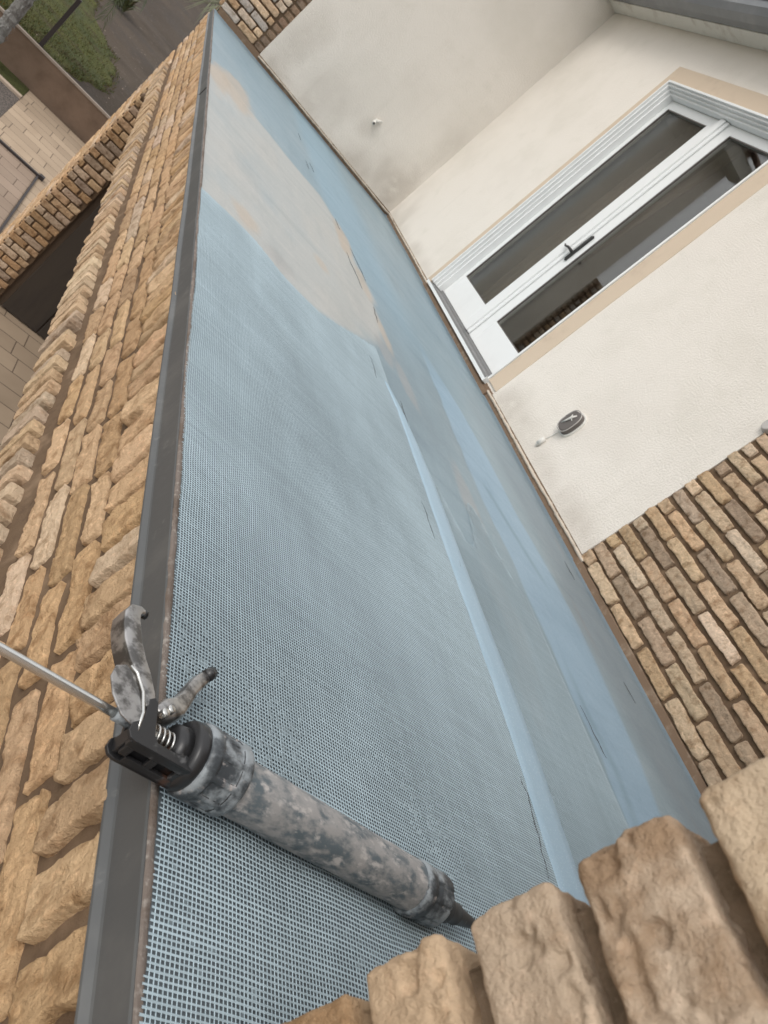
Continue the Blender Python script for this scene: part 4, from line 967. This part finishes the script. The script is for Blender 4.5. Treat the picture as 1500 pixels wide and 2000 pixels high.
cg = np.repeat(np.stack([rng.uniform(.7, 1.5, n), rng.uniform(.75, 1.2, n), rng.uniform(.6, 1.2, n)], -1), 3, 0)
gb.add(V, np.arange(3 * n).reshape(-1, 3).tolist(), cg); tag(gb.build('grass_blades', M['grass']), 'patchy short grass of the lawn beyond the retaining wall', 'grass', None, 'stuff')
# fallen pale leaves / chips
ch_ = MB(); n = 90
lx = rng.uniform(-1.2, 1.2, n); ly = rng.uniform(13, 20, n)
for i in range(n):
    a = rng.uniform(0, 6.28); s1_ = rng.uniform(.006, .015); z = -2.478 + .05 * float(fbm(lx[i] * .8, ly[i] * .8, 0, 271, 3))
    ch_.add([(lx[i] + s1_ * math.cos(a + t_), ly[i] + s1_ * math.sin(a + t_) * .7, z + .01 * rng.uniform(0, 1)) for t_ in (0, 1.3, 2.6, 4.2)], [(0, 1, 2, 3)])
tag(ch_.build('leaf_litter', mat('litter', (.42, .33, .26), .9)), 'pale fallen leaves and chips scattered on the soil and lawn', 'leaf litter', None, 'stuff')

# palm with shaggy grey trunk
pt = empty('palm_tree', (-1.62, 12.35, G0)); tag(pt, 'palm with a shaggy grey trunk in front of the low brown wall', 'palm tree')
def shaft(zz): return (-1.345 + (zz + 2.4) * -.02, 12.40)
m = MB(); pz = np.linspace(G0, -.6, 40)
th = np.linspace(0, 2 * PI, 25)[:-1]
Z_, T_ = np.meshgrid(pz, th, indexing='ij'); rr = .085 * (1 + .10 * np.sin(Z_ * 60) + .22 * fbm(np.cos(T_) * 3, np.sin(T_) * 3, Z_ * 12, 341, 3))
Pp = np.stack([-1.345 + (Z_ + 2.4) * -.02 + rr * np.cos(T_), 12.40 + rr * np.sin(T_), Z_], -1); Pp = np.concatenate([Pp, Pp[:, :1]], 1); m.grid(Pp, flip=True)
for i in range(260):
    z = rng.uniform(G0 + .1, -.65); a = rng.uniform(0, 2 * PI); x, y = shaft(z); ca, sa = math.cos(a), math.sin(a); ln = rng.uniform(.04, .10)
    b0 = (x + .08 * ca, y + .08 * sa, z); m.add([(b0[0] - .015 * sa, b0[1] + .015 * ca, z), (b0[0] + .015 * sa, b0[1] - .015 * ca, z), (x + (.08 + ln * .5) * ca, y + (.08 + ln * .5) * sa, z + ln * rng.choice([-.6, 1]))], [(0, 1, 2)])
m.build('trunk', M['bark'], pt, smooth=False)
def frond(mb, base, az, el, ln, droop, nl=26, lw_=.012, ll=.32, c=None):
    p = Vector(base); pts = [p.copy()]; e = el
    for i in range(14):
        d = Vector((math.cos(az) * math.cos(e), math.sin(az) * math.cos(e), math.sin(e))); p = p + d * ln / 14; pts.append(p.copy()); e -= droop / 14
    mb.tube([tuple(q) for q in pts], [.012 * (1 - .8 * i / 14) + .002 for i in range(15)], 5, c)
    for i in range(nl):
        f_ = .12 + .88 * i / nl; k = min(13, int(f_ * 14)); b = pts[k].lerp(pts[k + 1], f_ * 14 - k); t_ = (pts[k + 1] - pts[k]).normalized(); sd_ = t_.cross(Vector((0, 0, 1))).normalized()
        for sg in (-1, 1):
            dd = (sd_ * sg * .75 + t_ * .6 + Vector((0, 0, -.18 + rng.uniform(-.1, .1)))).normalized(); L_ = ll * (1 - .55 * abs(f_ - .45)) * rng.uniform(.85, 1.1)
            mid = b + dd * L_ * .5 + Vector((0, 0, .01)); tip = b + dd * L_ + Vector((0, 0, -.06 * L_ / .3))
            w_ = t_ * lw_
            mb.add([tuple(b), tuple(mid + w_), tuple(tip), tuple(mid - w_)], [(0, 1, 2, 3)], c)
m = MB()
for i in range(22): frond(m, (-1.38, 12.4, -.6), i * 2.399, rng.uniform(.1, 1.3), rng.uniform(1.0, 1.5), rng.uniform(1.2, 2.0), c=(rng.uniform(.8, 1.3),) * 3)
m.build('crown', M['leaf'], pt)
# fan fronds at the top of the photo: a shrub palm further off
fp = empty('fan_palm', (.75, 16.3, -2.5)); tag(fp, 'palm with thin pale drooping fronds beside the brick pier', 'palm tree')
m = MB(); m.tube([(.75, 16.3, -2.5), (.74, 16.3, -1.6), (.72, 16.3, -.45)], [.11, .09, .07], 12); m.build('trunk', M['bark'], fp, smooth=True)
m = MB()
for hx, hy, hz in [(.35, 15.9, -.42), (.55, 15.7, -.30), (.95, 16.6, .05), (1.1, 16.0, -.1)]:
    m.tube([(.72, 16.3, -.45), ((.72 + hx) / 2, (16.3 + hy) / 2, hz + .12), (hx, hy, hz)], .008, 6)
    for i in range(38):
        a = rng.uniform(2.2, 5.6); ln = rng.uniform(.45, .68); dz = rng.uniform(-1.2, -.25)
        d = Vector((math.cos(a), math.sin(a) * .6, dz)).normalized(); b = Vector((hx, hy, hz)); s_d = d.cross(Vector((0, 1, 0))).normalized() * .006
        m.add([tuple(b), tuple(b + d * ln * .5 + s_d), tuple(b + d * ln), tuple(b + d * ln * .5 - s_d)], [(0, 1, 2, 3)])
m.build('crown', M['frond_pale'], fp)
# clump of strappy leaves
ag = MB()
for i in range(90):
    a = rng.uniform(0, 2 * PI); el = rng.uniform(.7, 1.5); ln = rng.uniform(.35, .7); b = Vector((-.66 + rng.uniform(-.16, .16), 21.2 + rng.uniform(-.16, .16), -2.48))
    d1 = Vector((math.cos(a) * math.cos(el), math.sin(a) * math.cos(el), math.sin(el))); d2 = Vector((math.cos(a), math.sin(a), -.3)).normalized(); s_d = Vector((-math.sin(a), math.cos(a), 0)) * .022
    p1 = b + d1 * ln * .6; p2 = p1 + (d1 + d2).normalized() * ln * .5
    cc = (rng.uniform(.7, 1.5), rng.uniform(.8, 1.3), rng.uniform(.6, 1.1))
    ag.add([tuple(b - s_d * .6), tuple(b + s_d * .6), tuple(p1 + s_d), tuple(p1 - s_d), tuple(p2)], [(0, 1, 2, 3), (3, 2, 4)], cc)
tag(ag.build('grassy_shrub', M['leaf']), 'dark green clump of strappy leaves at the top edge of the garden', 'shrub')
